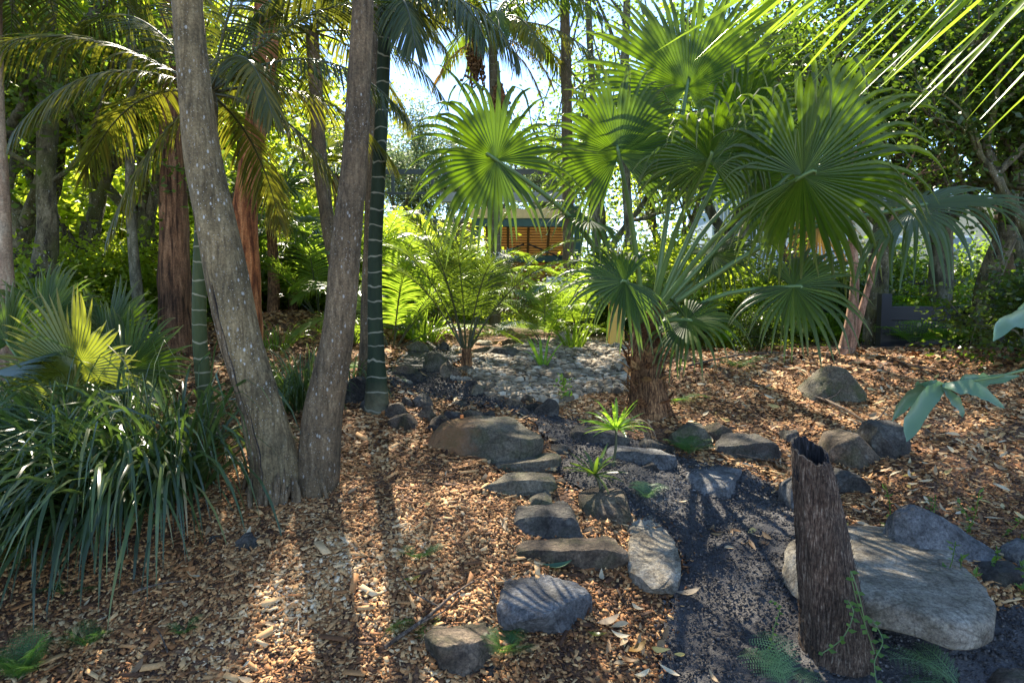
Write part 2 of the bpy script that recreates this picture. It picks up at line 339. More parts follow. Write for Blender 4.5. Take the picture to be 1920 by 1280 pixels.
M['bark_shrub'] = mat_bark('pinkish_shrub_bark', [(.3, (.12, .07, .045)), (.5, (.24, .14, .095)), (.72, (.34, .22, .15))], (24, 24, 5), bdist=.008)
M['stump'] = mat_bark('fibrous_stump', [(.28, (.022, .014, .01)), (.5, (.085, .056, .04)), (.68, (.16, .12, .09)), (.8, (.3, .25, .2))], (130, 130, 16), 6, bdist=.02, big=5)
M['char'] = mat_bark('charred_hollow', [(.3, (.008, .008, .01)), (.6, (.03, .03, .036)), (.8, (.1, .1, .12))], (110, 110, 6), bdist=.03)
M['boots'] = mat_bark('palm_boot_fibre', [(.3, (.04, .02, .01)), (.5, (.15, .075, .035)), (.75, (.3, .17, .08))], (60, 60, 14), bdist=.02)
M['stick'] = mat_bark('dead_stick', [(.3, (.04, .028, .02)), (.5, (.1, .07, .05)), (.75, (.2, .16, .12))], (60, 60, 60), bdist=.004)
M['husk'] = mat_bark('torn_leaf_base', [(.3, (.16, .09, .04)), (.6, (.38, .24, .11)), (.8, (.5, .36, .18))], (60, 60, 10), bdist=.006)
def mat_ring(name, ca, cb, base, rc=(.4, .38, .27), k=8.5, thr=.90, hb=0.5):
    m, t, b = newmat(name); v = coord(t); L = attr(t, 'len')
    s = mth(t, 'ADD', mth(t, 'MULTIPLY', L, k), mth(t, 'MULTIPLY', noi(t, v, 3, 3), 1.5))
    fr = mth(t, 'FRACT', s); ring = mth(t, 'GREATER_THAN', fr, thr)
    c = ramp(t, noi(t, coord(t, (20, 20, 3)), 1, 4), [(.3, ca), (.7, cb)])
    kk = mth(t, 'MULTIPLY', mth(t, 'SUBTRACT', hb, L), 4.); kk.node.use_clamp = True
    c = mix(t, kk, c, ramp(t, noi(t, v, 25, 6), [(.3, base), (.7, tuple(x*2 for x in base))]))
    c = mix(t, mth(t, 'MULTIPLY', ring, .8), c, rc)
    t.links.new(c, b.inputs['Base Color']); b.inputs['Roughness'].default_value = .6; b.inputs['Specular IOR Level'].default_value = .2
    bump(t, b, mth(t, 'ADD', mth(t, 'MULTIPLY', ring, 1), noi(t, v, 40, 5)), .006); return m
M['ring_a'] = mat_ring('ringed_olive_green_stem', (.035, .048, .016), (.065, .08, .026), (.08, .065, .04), rc=(.3, .27, .17))
M['ring_b'] = mat_ring('ringed_dark_green_stem', (.009, .018, .008), (.022, .036, .015), (.075, .065, .035), k=8.0, rc=(.25, .24, .17))
M['ring_far'] = mat_ring('ringed_brown_stem', (.07, .055, .03), (.14, .115, .07), (.07, .055, .03), rc=(.24, .21, .15), k=7)
def plain(name, c, rough=.6, n=.3, ns=20, metal=0):
    m, t, b = newmat(name); q = noi(t, coord(t), ns, 5)
    cc = mix(t, q, tuple(x*(1-n) for x in c), tuple(min(1, x*(1+n)) for x in c)); t.links.new(cc, b.inputs['Base Color'])
    b.inputs['Roughness'].default_value = rough; b.inputs['Metallic'].default_value = metal; return m
M['petiole'] = plain('green_leaf_stalk', (.09, .15, .04), .4, .3, 6)
M['petiole_gold'] = plain('yellow_leaf_stalk', (.26, .22, .06), .45)
M['petiole_dark'] = plain('dark_leaf_stalk', (.05, .055, .02), .5)
M['green_paint'] = plain('dark_green_paint', (.012, .07, .045), .45)
M['timber'] = plain('honey_pine_boards', (.8, .55, .24), .6, .25, 9)
M['timber_dark'] = plain('brown_timber', (.16, .085, .035), .7)
M['glow_boards'] = leafmat('honey_glow_boards', [(0, (.5, .34, .15)), (1, (.6, .42, .2))], (.62, .44, .22), .26, .7)  # timber underside made translucent so the sun behind brightens it
M['roof_metal'] = plain('grey_fascia', (.3, .3, .3), .5)
M['dark_metal'] = plain('dark_grey_rail', (.05, .06, .065), .5)
M['render_blue'] = plain('pale_blue_cladding', (.42, .5, .62), .6, .1)
M['render_cream'] = plain('cream_wall', (.6, .5, .33), .8, .12)
M['brick'] = plain('brown_brick', (.25, .17, .09), .85, .5, 30)
M['glass'] = plain('window_glass', (.03, .05, .07), .1, .1)
M['black_box'] = plain('black_plastic', (.012, .012, .014), .5)
M['white'] = plain('white_plastic', (.75, .75, .72), .5, .05)
M['orange'] = plain('orange_plastic', (.75, .2, .03), .5, .05)
M['yellow'] = plain('yellow_post', (.65, .4, .08), .6, .1)
M['blue_tarp'] = plain('blue_cloth', (.05, .35, .65), .6, .1)
# ------------------------------------------------------------ builders
def frame(axis, normal):
    e1 = nrm(axis); n = np.asarray(normal, float); n = nrm(n - e1*np.dot(n, e1)); return e1, np.cross(n, e1), n
def fan(mb, hub, axis, normal, R, span=300, nseg=56, split=.55, droop=1.2, cup=.15, fold=.0, seed=0, K=13, back=.75, wj=.09):
    """a pleated fan blade: segments joined to `split` of their length, then free drooping tips"""
    rs = np.random.RandomState(seed); e1, e2, n = frame(axis, normal)
    sp = math.radians(span); a = (np.arange(nseg)+.5)/nseg*sp - sp/2
    da = sp/nseg; Ri = R*(back+(1-back)*np.cos(a/2)**1.0)*(1+rs.uniform(-wj, wj, nseg))
    aj = a + rs.uniform(-.25, .25, nseg)*da*.3
    d0 = np.cos(a)[:, None]*e1 + np.sin(a)[:, None]*e2 + n*cup - n*fold*np.abs(np.sin(a))[:, None]
    Ri = Ri*np.where(rs.rand(nseg) < .09, rs.uniform(.6, .85, nseg), 1)*(1+.07*np.sin(a*3+rs.uniform(0, 6)))
    d0 = nrm(d0+n*(.08*np.sin(a*2+rs.uniform(0, 6))+.05*np.sin(a*5+rs.uniform(0, 6)))[:, None]); g = np.array([0, 0, -1.]); side = -np.sin(a)[:, None]*e1 + np.cos(a)[:, None]*e2
    t = np.linspace(0, 1, K); C = np.zeros((nseg, K, 3)); C[:, 0] = hub
    dj = droop*(1+rs.uniform(-.6, .6, nseg)); tw = rs.normal(0, .22, nseg); spl = split*(1+rs.uniform(-.12, .12, nseg))
    for k in range(1, K):
        q = np.maximum(0, t[k]-spl)/(1-split)
        base = .12*droop*t[k]**2
        d = nrm(d0 + g*(base + dj*q**1.6)[:, None] + side*(tw*q)[:, None])
        C[:, k] = C[:, k-1] + d*(Ri/(K-1))[:, None]
    W = np.zeros((nseg, K))
    for k in range(K):
        ws = Ri*np.minimum(t[k], spl)*math.tan(da/2)*1.04
        q = np.clip((t[k]-spl)/(1-spl), 0, 1); W[:, k] = ws*(1-q)**.75 + .0008
    mb.strips(C, side[:, None]*W[..., None], n[None, None]*W[..., None]*.55, rs.rand(nseg))
    return C
def fan_leaf(root, base, hub, axis, normal, R, mat='fan', stalk='petiole', pr=.013, sag=.12, seed=0, **k):
    mb = MB(); fan(mb, hub, axis, normal, R, seed=seed, **k); f = mb.obj('frond', M[mat], root, smooth=False)
    base, hub = np.array(base), np.array(hub); mid = (base+hub)/2 + np.array([0, 0, sag*np.linalg.norm(hub-base)])
    P = cr([base, mid, hub, hub + nrm(axis)*R*.08], 14); s = MB(); s.tube(P, np.linspace(pr*1.6, pr*.6, 14), 8); s.obj('leaf_stalk', M[stalk], f)
    return f
def feather(mb, mbr, base, d0, L, bend=1.0, nl=46, ll=.35, lw=.018, start=.14, vee=.25, droop=.6, seed=0, rr=.009, K=6, lift=0, jit=.1, side_bend=0):
    rs = np.random.RandomState(seed); N = 30; d0 = nrm(d0); g = np.array([0, 0, -1.]); P = [np.array(base, float)]; D = []
    sb = nrm(np.cross(d0, [0, 0, 1.]) + 1e-6)*side_bend
    for k in range(N):
        s = k/(N-1); d = nrm(d0 + g*bend*s**1.4 + sb*s); D.append(d); P.append(P[-1]+d*L/N)
    P = np.array(P[:-1]); D = np.array(D)
    mbr.tube(P, np.linspace(rr, rr*.25, N), 6, cap=False)
    s = np.linspace(start, 1, nl)
    i = s*(N-1); i0 = np.minimum(i.astype(int), N-2); u = (i-i0)[:, None]
    Pp = P[i0]*(1-u)+P[i0+1]*u; Dd = nrm(D[i0]*(1-u)+D[i0+1]*u)
    hz = nrm(np.cross(D[0]+np.array([0, 0, .001]), [0, 0, 1.]))
    sd = np.cross(Dd, np.array([0, 0, 1.])); sd = nrm(sd + hz*.15); up = np.cross(sd, Dd)
    for sg in (-1, 1):
        phi = np.radians(20+48*((s-start)/(1-start))**1.1 + rs.uniform(-jit, jit, nl)*60)
        dl = sd*sg*np.cos(phi)[:, None] + Dd*np.sin(phi)[:, None] + up*(vee+rs.uniform(-jit, jit, nl))[:, None]
        dl = nrm(dl); Ls = ll*np.sin(PI*(.16+.76*(s-start)/(1-start)))**.7*(1+rs.uniform(-.08, .08, nl))
        C = np.zeros((nl, K, 3)); C[:, 0] = Pp; dr = droop*(1+rs.uniform(-.4, .4, nl))
        for k in range(1, K):
            q = k/(K-1); d = nrm(dl + g*(dr*q**1.2)[:, None]); C[:, k] = C[:, k-1]+d*(Ls/(K-1))[:, None]
        Wp = np.interp(np.linspace(0, 1, K), [0, .25, .6, 1], [.45, 1, .8, .04])
        wv = nrm(Dd - dl*np.sum(Dd*dl, 1, keepdims=True))
        S = wv[:, None]*(lw/2)*Wp[None, :, None]; Fd = nrm(np.cross(dl, wv))[:, None]*(-lw*.22)*Wp[None, :, None]
        mb.strips(C, S, Fd, rs.rand(nl))
def feather_frond(root, base, d0, L, mat='feather', stalk='petiole_dark', part='frond', **k):
    a, b = MB(), MB(); feather(a, b, base, d0, L, **k); f = a.obj(part, M[mat], root); b.obj('leaf_stalk', M[stalk], f); return f
def blades(mb, B, D0, L, W, droop, seed=0, K=9, kink=0):
    rs = np.random.RandomState(seed); B = np.asarray(B, float); n = len(B); D0 = nrm(D0); g = np.array([0, 0, -1.])
    L = np.broadcast_to(L, (n,)); W = np.broadcast_to(W, (n,)); droop = np.broadcast_to(droop, (n,))
    C = np.zeros((n, K, 3)); C[:, 0] = B; sd = nrm(np.cross(D0, [0, 0, 1.]) + rs.normal(0, .25, (n, 3)))
    dd = D0.copy()
    for k in range(1, K):
        q = k/(K-1); d = nrm(D0 + g*(droop*q**1.7)[:, None]); C[:, k] = C[:, k-1]+d*(L/(K-1))[:, None]
    wp = np.interp(np.linspace(0, 1, K), [0, .2, .75, 1], [.7, 1, .8, .05])
    S = sd[:, None]*(W[:, None]*wp[None]/2)[..., None]
    nn = nrm(np.cross(D0, sd)); mb.strips(C, S, nn[:, None]*(W[:, None]*wp[None]*.18)[..., None], rs.rand(n))
def fern_frond(mb, base, d0, L, bend=.8, np_=15, pl=.36, seed=0, nsub=9):
    """a twice divided fern frond"""
    rs = np.random.RandomState(seed); N = 20; d0 = nrm(d0); P = [np.array(base, float)]; D = []
    for k in range(N): d = nrm(d0+np.array([0, 0, -1.])*bend*(k/(N-1))**1.3); D.append(d); P.append(P[-1]+d*L/N)
    P = np.array(P[:-1]); D = np.array(D); mb.tube(P, np.linspace(.0022, .0008, N)*max(1, L*2), 4, cap=False)
    for s in np.linspace(.22, .98, np_):
        i = s*(N-1); k = min(int(i), N-2); p = P[k]+(P[k+1]-P[k])*(i-k); d = D[k]
        sd = nrm(np.cross(d, [0, 0, 1.])+1e-4); up = np.cross(sd, d)
        l = L*pl*math.sin(PI*(.22+.72*(s-.22)/.76))**.9
        for sg in (-1, 1):
            q = nrm(sd*sg+d*.45+up*rs.uniform(-.1, .15)); tt = np.linspace(.06, 1, nsub)
            C = p+q*l*tt[:, None]*1.0+np.array([0, 0, -1.])*(l*.18*tt**2)[:, None]; q2 = nrm(np.cross(q, up))
            ll = l*.13*(1.05-tt)**.6; wv = q*(l/nsub*.62)
            for s2 in (-1, 1):
                Dk = (q2*s2*.95+q*.5)[None]*ll[:, None]; mb.kites(C, Dk, np.repeat(wv[None], nsub, 0)*.42, np.full(nsub, rs.rand()))
def fern(name_loc, n, L, label, mat='fern', up=.7, group=None, cat='fern', az=None, seed=1, bend=.9, **k):
    p = np.array(name_loc); rs = np.random.RandomState(seed); root = empty('fern', p, label, cat, group)
    for i in range(n):
        a = (i/n*2*PI+rs.uniform(-.4, .4)) if az is None else rs.uniform(*az)
        mb = MB(); fern_frond(mb, p-[0, 0, .01], [math.cos(a), math.sin(a), up*rs.uniform(.6, 1.4)], L*rs.uniform(.7, 1.15), bend=bend, seed=seed*31+i, **k)
        mb.obj('frond', M[mat], root)
    return root
def branchy(mb, P0, d0, L, r, depth, seed, ends, spread=.6, upb=.25):
    rs = np.random.RandomState(seed); n = 8; P = [np.array(P0, float)]; d = nrm(d0)
    for k in range(n): d = nrm(d+rs.normal(0, .11, 3)+np.array([0, 0, upb*.12])); P.append(P[-1]+d*L/n)
    P = np.array(P); mb.tube(P, np.linspace(r, r*.6, n+1), 8 if depth > 1 else 5, cap=False)
    ends.append(P[-1]); ends.append(P[n//2])
    if depth > 0:
        for j in range(3):
            k = [n, n-2, n-4][j]; dd = nrm(d+rs.normal(0, spread, 3)+np.array([0, 0, upb])); branchy(mb, P[k], dd, L*rs.uniform(.55, .8), r*.58, depth-1, seed*7+j+1, ends, spread, upb)
def leafcloud(mb, centers, per, rad, size, seed=0, flat=.7, asp=.26, up=0):
    rs = np.random.RandomState(seed); centers = np.asarray(centers); n = len(centers)*per
    C = np.repeat(centers, per, 0); o = rs.normal(0, 1, (n, 3)); o[:, 2] *= flat; rr = np.repeat(rs.uniform(.6, 1.3, len(centers)), per)
    C = C + o*rad*rr[:, None]*.6
    D = rs.normal(0, 1, (n, 3)); D[:, 2] = D[:, 2]*.5 - .35 + up; D = nrm(D)*(size*rs.uniform(.6, 1.3, n))[:, None]
    S = nrm(np.cross(D, rs.normal(0, 1, (n, 3))+np.array([0, 0, 1.2])))*(size*asp*rs.uniform(.8, 1.2, n))[:, None]
    sh = np.clip(np.repeat(rs.uniform(0, 1, len(centers)), per)*.6+rs.rand(n)*.4, 0, 1)
    mb.kites(C, D, S, sh)
# ---------------- rocks
def outline_r(poly, na=72):
    poly = np.asarray(poly, float); c = np.array([(poly[:, 0].min()+poly[:, 0].max())/2, (poly[:, 1].min()+poly[:, 1].max())/2])
    th = np.linspace(0, 2*PI, na, endpoint=False); R = np.zeros(na)
    for i, t in enumerate(th):
        d = np.array([math.cos(t), math.sin(t)]); best = .01
        for k in range(len(poly)):
            a = poly[k]-c; b = poly[(k+1) % len(poly)]-c; e = b-a; den = d[0]*e[1]-d[1]*e[0]
            if abs(den) < 1e-12: continue
            s = (a[0]*e[1]-a[1]*e[0])/den; u = (a[0]*d[1]-a[1]*d[0])/den
            if s > 0 and -1e-6 <= u <= 1+1e-6: best = max(best, s)
        R[i] = best
    return c, th, R
def rock_body(poly, T, p=7., seed=0, cuts=7, rough=.03, flat=False, lean=0., res=72, nj=26):
    """closed stone from a 2D outline; flat=False: outline stands in x,z and T runs back; flat=True: outline lies in x,y and T runs down"""
    rs = np.random.RandomState(seed); c, th, R = outline_r(poly, res)
    R = (R+np.roll(R, 1)*.5+np.roll(R, -1)*.5)/2
    ph = np.linspace(-PI/2, PI/2, nj); rho = np.abs(np.cos(ph))**(2/p); w = np.sign(np.sin(ph))*np.abs(np.sin(ph))**(2/p)
    X = rho[:, None]*(R*np.cos(th))[None]; Z = rho[:, None]*(R*np.sin(th))[None]; Wd = np.repeat(w[:, None], res, 1)*T/2
    V = np.stack([X, Wd, Z], -1).reshape(-1, 3); S = max(R.mean(), .01)
    for k in range(int(cuts*1.6)+2):
        n = nrm(rs.normal(0, 1, 3)*(np.array([.45, 1., .45]) if k % 2 else np.ones(3))); sup = (V@n).max(); d = sup*(rs.uniform(.60, .84) if k % 2 else rs.uniform(.78, .92))
        ex = np.maximum(0, V@n-d); V = V-n[None]*ex[:, None]*.92
    off = rs.uniform(-50, 50, 3)
    fr = 1.3/S
    for i in range(len(V)):
        q = Vector((V[i]*fr+off).tolist())
        n1 = mnoise.noise(q)+.5*mnoise.noise(q*2.3)+.34*mnoise.noise(q*5.1)+.22*mnoise.noise(q*11)-.5*abs(mnoise.noise(q*3.1))
        r = max(np.linalg.norm(V[i]), 1e-6); V[i] += V[i]/r*n1*rough*S*1.9
    V[:, 1] += V[:, 2]*lean
    i = np.arange(nj-1)[:, None]*res; j = np.arange(res)[None]; j2 = (j+1) % res
    f = np.stack([i+j, i+j2, i+res+j2, i+res+j], -1).reshape(-1, 4)
    if flat: V = V[:, [0, 2, 1]]; f = f[:, ::-1]
    return c, V, f
ROCKS = []
def sharp(o):
    try: o.data.set_sharp_from_angle(angle=math.radians(32))
    except Exception: pass
def rock_up(poly, Y, T, mat, label, name='rock', group=None, seed=0, sink=.0, **k):
    """standing stone: outline given in picture points at distance Y"""
    pa = np.array(poly, float); g0 = gnd((pa[:, 0].min()+pa[:, 0].max())/2, pa[:, 1].max()-.06*(pa[:, 1].max()-pa[:, 1].min())); Y = g0[1]
    pc = (pa.min(0)+pa.max(0))/2; pa = pc+(pa-pc)*1.12+[0, 7]; P = np.array([at(x, y, Y+T*.4) for x, y in pa]); P[:, 2] = np.where(P[:, 2] < P[:, 2].min()+.3*(P[:, 2].max()-P[:, 2].min()), P[:, 2]-.05, P[:, 2]); c, V, f = rock_body(P[:, [0, 2]], T, seed=seed, **k)
    V = V+np.array([c[0], Y+T/2, c[1]]); mb = MB(); mb.add(V, f[:, ::-1])
    o = mb.obj(name, M[mat], origin=(c[0], Y+T/2, V[:, 2].min())); sharp(o); ROCKS.append(o); return tag(o, label, 'rock', group)
def rock_flat(poly, Zt, T, mat, label, name='rock', group=None, seed=0, tilt=(0, 0), **k):
    """lying slab: outline of its top in picture points on the level Zt"""
    P = []; pa = np.array(poly, float); g0 = gnd((pa[:, 0].min()+pa[:, 0].max())/2, (pa[:, 1].min()+pa[:, 1].max())/2); Zt = g0[2]+Zt
    for x, y in poly:
        r = ray(x, y); s = (Zt-T*.45-CAMZ)/r[2]; P.append([r[0]*s, r[1]*s])
    c, V, f = rock_body(P, T, flat=True, seed=seed, **k)
    V[:, 2] += V[:, 0]*tilt[0]+V[:, 1]*tilt[1]
    V = V+np.array([c[0], c[1], Zt-T/2]); mb = MB(); mb.add(V, f[:, ::-1])
    o = mb.obj(name, M[mat], origin=(c[0], c[1], V[:, 2].min())); sharp(o); ROCKS.append(o); return tag(o, label, 'rock', group)
def blob_poly(cx, cy, w_, h_, seed, n=9):
    rs = np.random.RandomState(seed); a = np.sort(np.linspace(0, 2*PI, n, endpoint=False)+rs.uniform(-.25, .25, n))
    return [(cx+w_/2*math.cos(t)*rs.uniform(.88, 1.08), cy-h_/2*(1.0*math.sin(t) if math.sin(t) > 0 else math.sin(t))*rs.uniform(.88, 1.1)) for t in a]
def small_rock(cx, cy, w_, h_, mat, label, group, seed):
    """picture box of the visible stone; it is bedded into the ground below it"""
    g = gnd(cx, cy+h_*.42); return rock_up(blob_poly(cx, cy+h_*.02, w_*1.12, h_*1.35, seed), g[1], sz(w_, g[1])*.8, mat, label, group=group, seed=seed, p=6.0, cuts=10, res=44, nj=18, rough=.05)

# ------------------------------------------------------------ the ground
PATH = [(1225,1400),(1235,1200),(1262,1100),(1282,1055),(1235,990),(1170,962),(1060,905),(1040,870),(1070,850),(1010,815),(1000,790),(940,768),(850,752),(745,738),(715,706),(735,672),(800,640),(880,652),
        (870,672),(835,690),(900,722),(965,748),(1045,780),(1110,800),(1190,822),(1290,862),(1400,880),(1440,905),(1490,935),(1500,985),(1560,1015),(1700,1120),(1860,1130),(1990,1140),(1990,1400)]
GRAVEL = [(905,742),(880,705),(890,668),(985,640),(1140,636),(1190,650),(1185,735),(1100,740),(1040,760),(970,752)]
def nonuni(a, b, fa, fb, fine, coarse_n, lo, hi):
    return np.unique(np.concatenate([-np.geomspace(1, 1-lo+fa, coarse_n)[::-1]+1+fa, np.arange(fa, fb, fine), np.geomspace(1, hi-fb+1, coarse_n)-1+fb]))
xs = nonuni(0, 0, -8, 8, .07, 24, -120, 120); ys = nonuni(0, 0, 1.0, 12, .07, 24, -30, 200)
XX, YY = np.meshgrid(xs, ys); ZZ = tz(XX, YY)
_px, _py = proj(np.stack([XX, YY, ZZ], -1))
nearmask = (YY > 1.2) & (YY < 13)
pm = inpoly(_px, _py, PATH) & nearmask
ZZ = ZZ - pm*.03
gm = MB(); ny, nx = XX.shape; idx = np.arange(ny*nx).reshape(ny, nx)
gm.add(np.stack([XX, YY, ZZ], -1), np.stack([idx[:-1, :-1], idx[:-1, 1:], idx[1:, 1:], idx[1:, :-1]], -1).reshape(-1, 4), 0)
tag(gm.obj('ground', M['ground']), kind='structure')
px_ = np.arange(-3.0, 4.2, .022); py_ = np.arange(1.8, 9.6, .022); PX, PY = np.meshgrid(px_, py_); PZ = tz(PX, PY)
a_, b_ = proj(np.stack([PX, PY, PZ], -1)); pmk = inpoly(a_, b_, PATH)
rs = np.random.RandomState(3)
lump = np.zeros_like(PX)
for k in range(60):
    a = rs.uniform(0, 6.28); q = rs.uniform(5, 60); lump += np.sin((PX*math.cos(a)+PY*math.sin(a))*q+rs.uniform(0, 6))*.0028/(q/8)
    lump += 0
lump += rs.normal(0, .0028, PX.shape)
PZ = PZ + .008 + lump*.8
iv = -np.ones(PX.size, int); cellm = pmk[:-1, :-1] & pmk[1:, 1:] & pmk[:-1, 1:] & pmk[1:, :-1]
ii = np.arange(PX.size).reshape(PX.shape); fq = np.stack([ii[:-1, :-1], ii[:-1, 1:], ii[1:, 1:], ii[1:, :-1]], -1)[cellm]
used = np.unique(fq); iv[used] = np.arange(len(used)); pmb = MB(); pmb.add(np.stack([PX, PY, PZ], -1).reshape(-1, 3)[used], iv[fq], 0)
tag(pmb.obj('path', M['path']), kind='structure')

def scatter(n, xr, yr, keep, seed):
    rs = np.random.RandomState(seed); x = rs.uniform(*xr, n); y = rs.uniform(*yr, n)
    # only the cone the picture and a step aside could see
    ok = np.abs(x) < .95*y+1.0
    x, y = x[ok], y[ok]; z = tz(x, y); u, v = proj(np.stack([x, y, z], -1)); k = keep(u, v, x, y, rs)
    return x[k], y[k], z[k], rs
def tnorm(x, y):
    e = .03; return nrm(np.stack([-(tz(x+e, y)-tz(x-e, y))/(2*e), -(tz(x, y+e)-tz(x, y-e))/(2*e), np.ones_like(x)], -1))
def chips(mb, x, y, z, rs, l0, l1, asp0, asp1, tiltsd, thick, lift, curl=0):
    pat = .5+.2*np.sin(x*2.3+y*1.1)+.2*np.sin(x*-1.9+y*3.7)+.15*np.sin(x*6.1-y*5.3)+.1*np.sin(x*13+y*11)
    n = len(x); N = tnorm(x, y); a = rs.uniform(0, 2*PI, n); t = np.stack([np.cos(a), np.sin(a), np.zeros(n)], -1)
    N = nrm(N+rs.normal(0, tiltsd, (n, 3))); t = nrm(t-N*np.sum(t*N, 1, keepdims=True)); b = np.cross(N, t)
    L = rs.uniform(l0, l1, n)*(1+.5*(rs.rand(n) < .05)); W = L*rs.uniform(asp0, asp1, n); C = np.stack([x, y, z], -1)+N*(rs.uniform(0, lift, n))[:, None]
    sk = rs.uniform(-.3, .3, (n, 4))
    c4 = []
    for i, (sx, sy) in enumerate([(-1, -1), (1, -1), (1, 1), (-1, 1)]):
        c4.append(C+t*(sx*L/2*(1+sk[:, i]))[:, None]+b*(sy*W/2*(1+sk[:, (i+1) % 4]*1.3))[:, None]+N*(curl*L*rs.uniform(-.3, 1, n)*(sx > 0))[:, None])
    top = np.stack(c4, 1); r = np.clip(rs.rand(n)**(1.5-pat)*.85+pat*.15, 0, 1)
    if thick > 0:
        th = (W*thick)[:, None, None]*N[:, None]; V = np.concatenate([top, top-th], 1).reshape(-1, 3); q = np.arange(n)[:, None]*8
        f = np.concatenate([q+np.array([0, 1, 2, 3])] + [q+np.array(s) for s in ([0, 4, 5, 1], [1, 5, 6, 2], [2, 6, 7, 3], [3, 7, 4, 0])])
        mb.add(V, f, np.repeat(r, 8))
    else: mb.add(top.reshape(-1, 3), np.arange(n*4).reshape(n, 4), np.repeat(r, 4))
def bednoise(x, y): return np.sin(x*2.1+y*1.3)+np.sin(x*-1.7+y*2.9+1.3)+.6*np.sin(x*5.3+y*4.1)
def keep_mulch(u, v, x, y, rs):
    p = inpoly(u+rs.normal(0, 15, len(u)), v+rs.normal(0, 8, len(u)), PATH); g = inpoly(u, v, GRAVEL)
    steps = inpoly(u, v, [(1010,815),(1300,800),(1310,880),(1190,960),(1060,960),(960,870)])
    lot = (v > 655) | ((u > 260) & (u < 520) & (v > 600)) | ((u > 480) & (u < 850) & (v > 560))
    sparse = (rs.rand(len(u)) < np.clip(.9-1.6*np.abs(bednoise(x, y)), 0, .5)) | ((u > 1650) & (v > 780) & (v < 1050) & (rs.rand(len(u)) < .55))
    return (~p) & (~g) & lot & ~(steps & (rs.rand(len(u)) < .9)) & ~sparse & (np.abs(x) < 7) & ~((u < 260) & (v < 760) & (rs.rand(len(u)) < .6))
mb = MB()
x, y, z, rs = scatter(200000, (-4.2, 4.2), (2.1, 4.6), keep_mulch, 11); chips(mb, x, y, z, rs, .009, .031, .28, .7, .3, .16, .018)
x, y, z, rs = scatter(110000, (-6, 6), (4.6, 7), keep_mulch, 12); chips(mb, x, y, z, rs, .018, .045, .3, .75, .32, 0, .02)
x, y, z, rs = scatter(60000, (-7.5, 7.5), (7, 13), keep_mulch, 13); chips(mb, x, y, z, rs, .03, .07, .3, .8, .35, 0, .03)
x, y, z, rs = scatter(4000, (-4, 4), (2.1, 5), keep_mulch, 14); chips(mb, x, y, z, rs, .035, .10, .08, .3, .24, .2, .03)
tag(mb.obj('bark_mulch', M['chips']), 'orange brown bark chips spread thickly over the garden slopes', 'mulch', kind='stuff')
def keep_litter(u, v, x, y, rs):
    p = inpoly(u, v, PATH); base = np.where(u > 1280, .75, .1)
    heap = ((u-1690)**2/200**2+(v-945)**2/75**2 < 1) | ((u-1380)**2/70**2+(v-1020)**2/30**2 < 1) | ((u-1200)**2/80**2+(v-1230)**2/60**2 < 1)
    base = np.where(heap, 2.2, base); base = np.where(p & ~heap, .035, base)
    g = inpoly(u, v, GRAVEL); base = np.where(g, .8, base); edge = inpoly(u+rs.normal(0, 25, len(u)), v+rs.normal(0, 12, len(u)), PATH) & ~p; base = np.where(edge, 1.3, base)
    return rs.rand(len(u))*2.2 < base
mb = MB()
def leaves(mb, x, y, z, rs, l0, l1):
    n = len(x); N = nrm(tnorm(x, y)+rs.normal(0, .35, (n, 3))); a = rs.uniform(0, 2*PI, n); t = np.stack([np.cos(a), np.sin(a), np.zeros(n)], -1)
    t = nrm(t-N*np.sum(t*N, 1, keepdims=True)); b = np.cross(N, t); L = rs.uniform(l0, l1, n)
    C = np.zeros((n, 6, 3)); q = np.linspace(-.5, .5, 6); wp = np.array([.08, .75, 1, .85, .5, .03]); c0 = np.stack([x, y, z+.022+rs.rand(n)*.015], -1); cu = rs.uniform(-.5, .9, n); sw = rs.uniform(-.5, .5, n)
    for k in range(6): C[:, k] = c0+t*(L*q[k])[:, None]+N*(cu*L*(q[k]**2))[:, None]+b*(sw*L*q[k]**2)[:, None]
    W = L*rs.uniform(.11, .2, n); S = b[:, None]*(W[:, None]*wp[None])[..., None]; mb.strips(C, S, N[:, None]*(-W[:, None]*wp[None]*.4)[..., None], rs.rand(n))
x, y, z, rs = scatter(9000, (-4.5, 4.5), (2.1, 9), keep_litter, 21); leaves(mb, x, y, z, rs, .04, .11)
tag(mb.obj('leaf_litter', M['litter']), 'dry curled fallen leaves lying on mulch and path', 'leaf litter', kind='stuff')
mb = MB()
x, y, z, rs = scatter(42000, (-2.5, 3.5), (6, 11), lambda u, v, x, y, rs: inpoly(u, v, GRAVEL), 31)
n = len(x); C = np.stack([x, y, z+.012], -1); R3 = rs.uniform(.02, .05, n)*(.7+.5*(rs.rand(n) < .3))
ico = np.array([[1, 0, 0], [0, 1, 0], [-1, 0, 0], [0, -1, 0], [0, 0, 1]], float)
an = rs.uniform(0, 6.28, n); ca, sa = np.cos(an), np.sin(an); V = np.zeros((n, 9, 3))
for k in range(8):
    t = k/8*2*PI if k < 4 else k/4*PI/2+PI/4
    rr = R3*(1 if k < 4 else .72)*rs.uniform(.8, 1.1, n)
    t = (k % 4)*PI/2+(0 if k < 4 else .0)
    V[:, k, 0] = rr*np.cos(t+an)*1.2; V[:, k, 1] = rr*np.sin(t+an); V[:, k, 2] = -.012 if k < 4 else R3*.55
V[:, 8, 2] = R3*.72
V += C[:, None]; q = np.arange(n)[:, None]*9; f = np.concatenate([q+np.array(s) for s in ([0, 1, 5, 4], [1, 2, 6, 5], [2, 3, 7, 6], [3, 0, 4, 7], [4, 5, 8, 8], [5, 6, 8, 8], [6, 7, 8, 8], [7, 4, 8, 8])])
mb.add(V.reshape(-1, 3), f, np.repeat(rs.rand(n), 9))
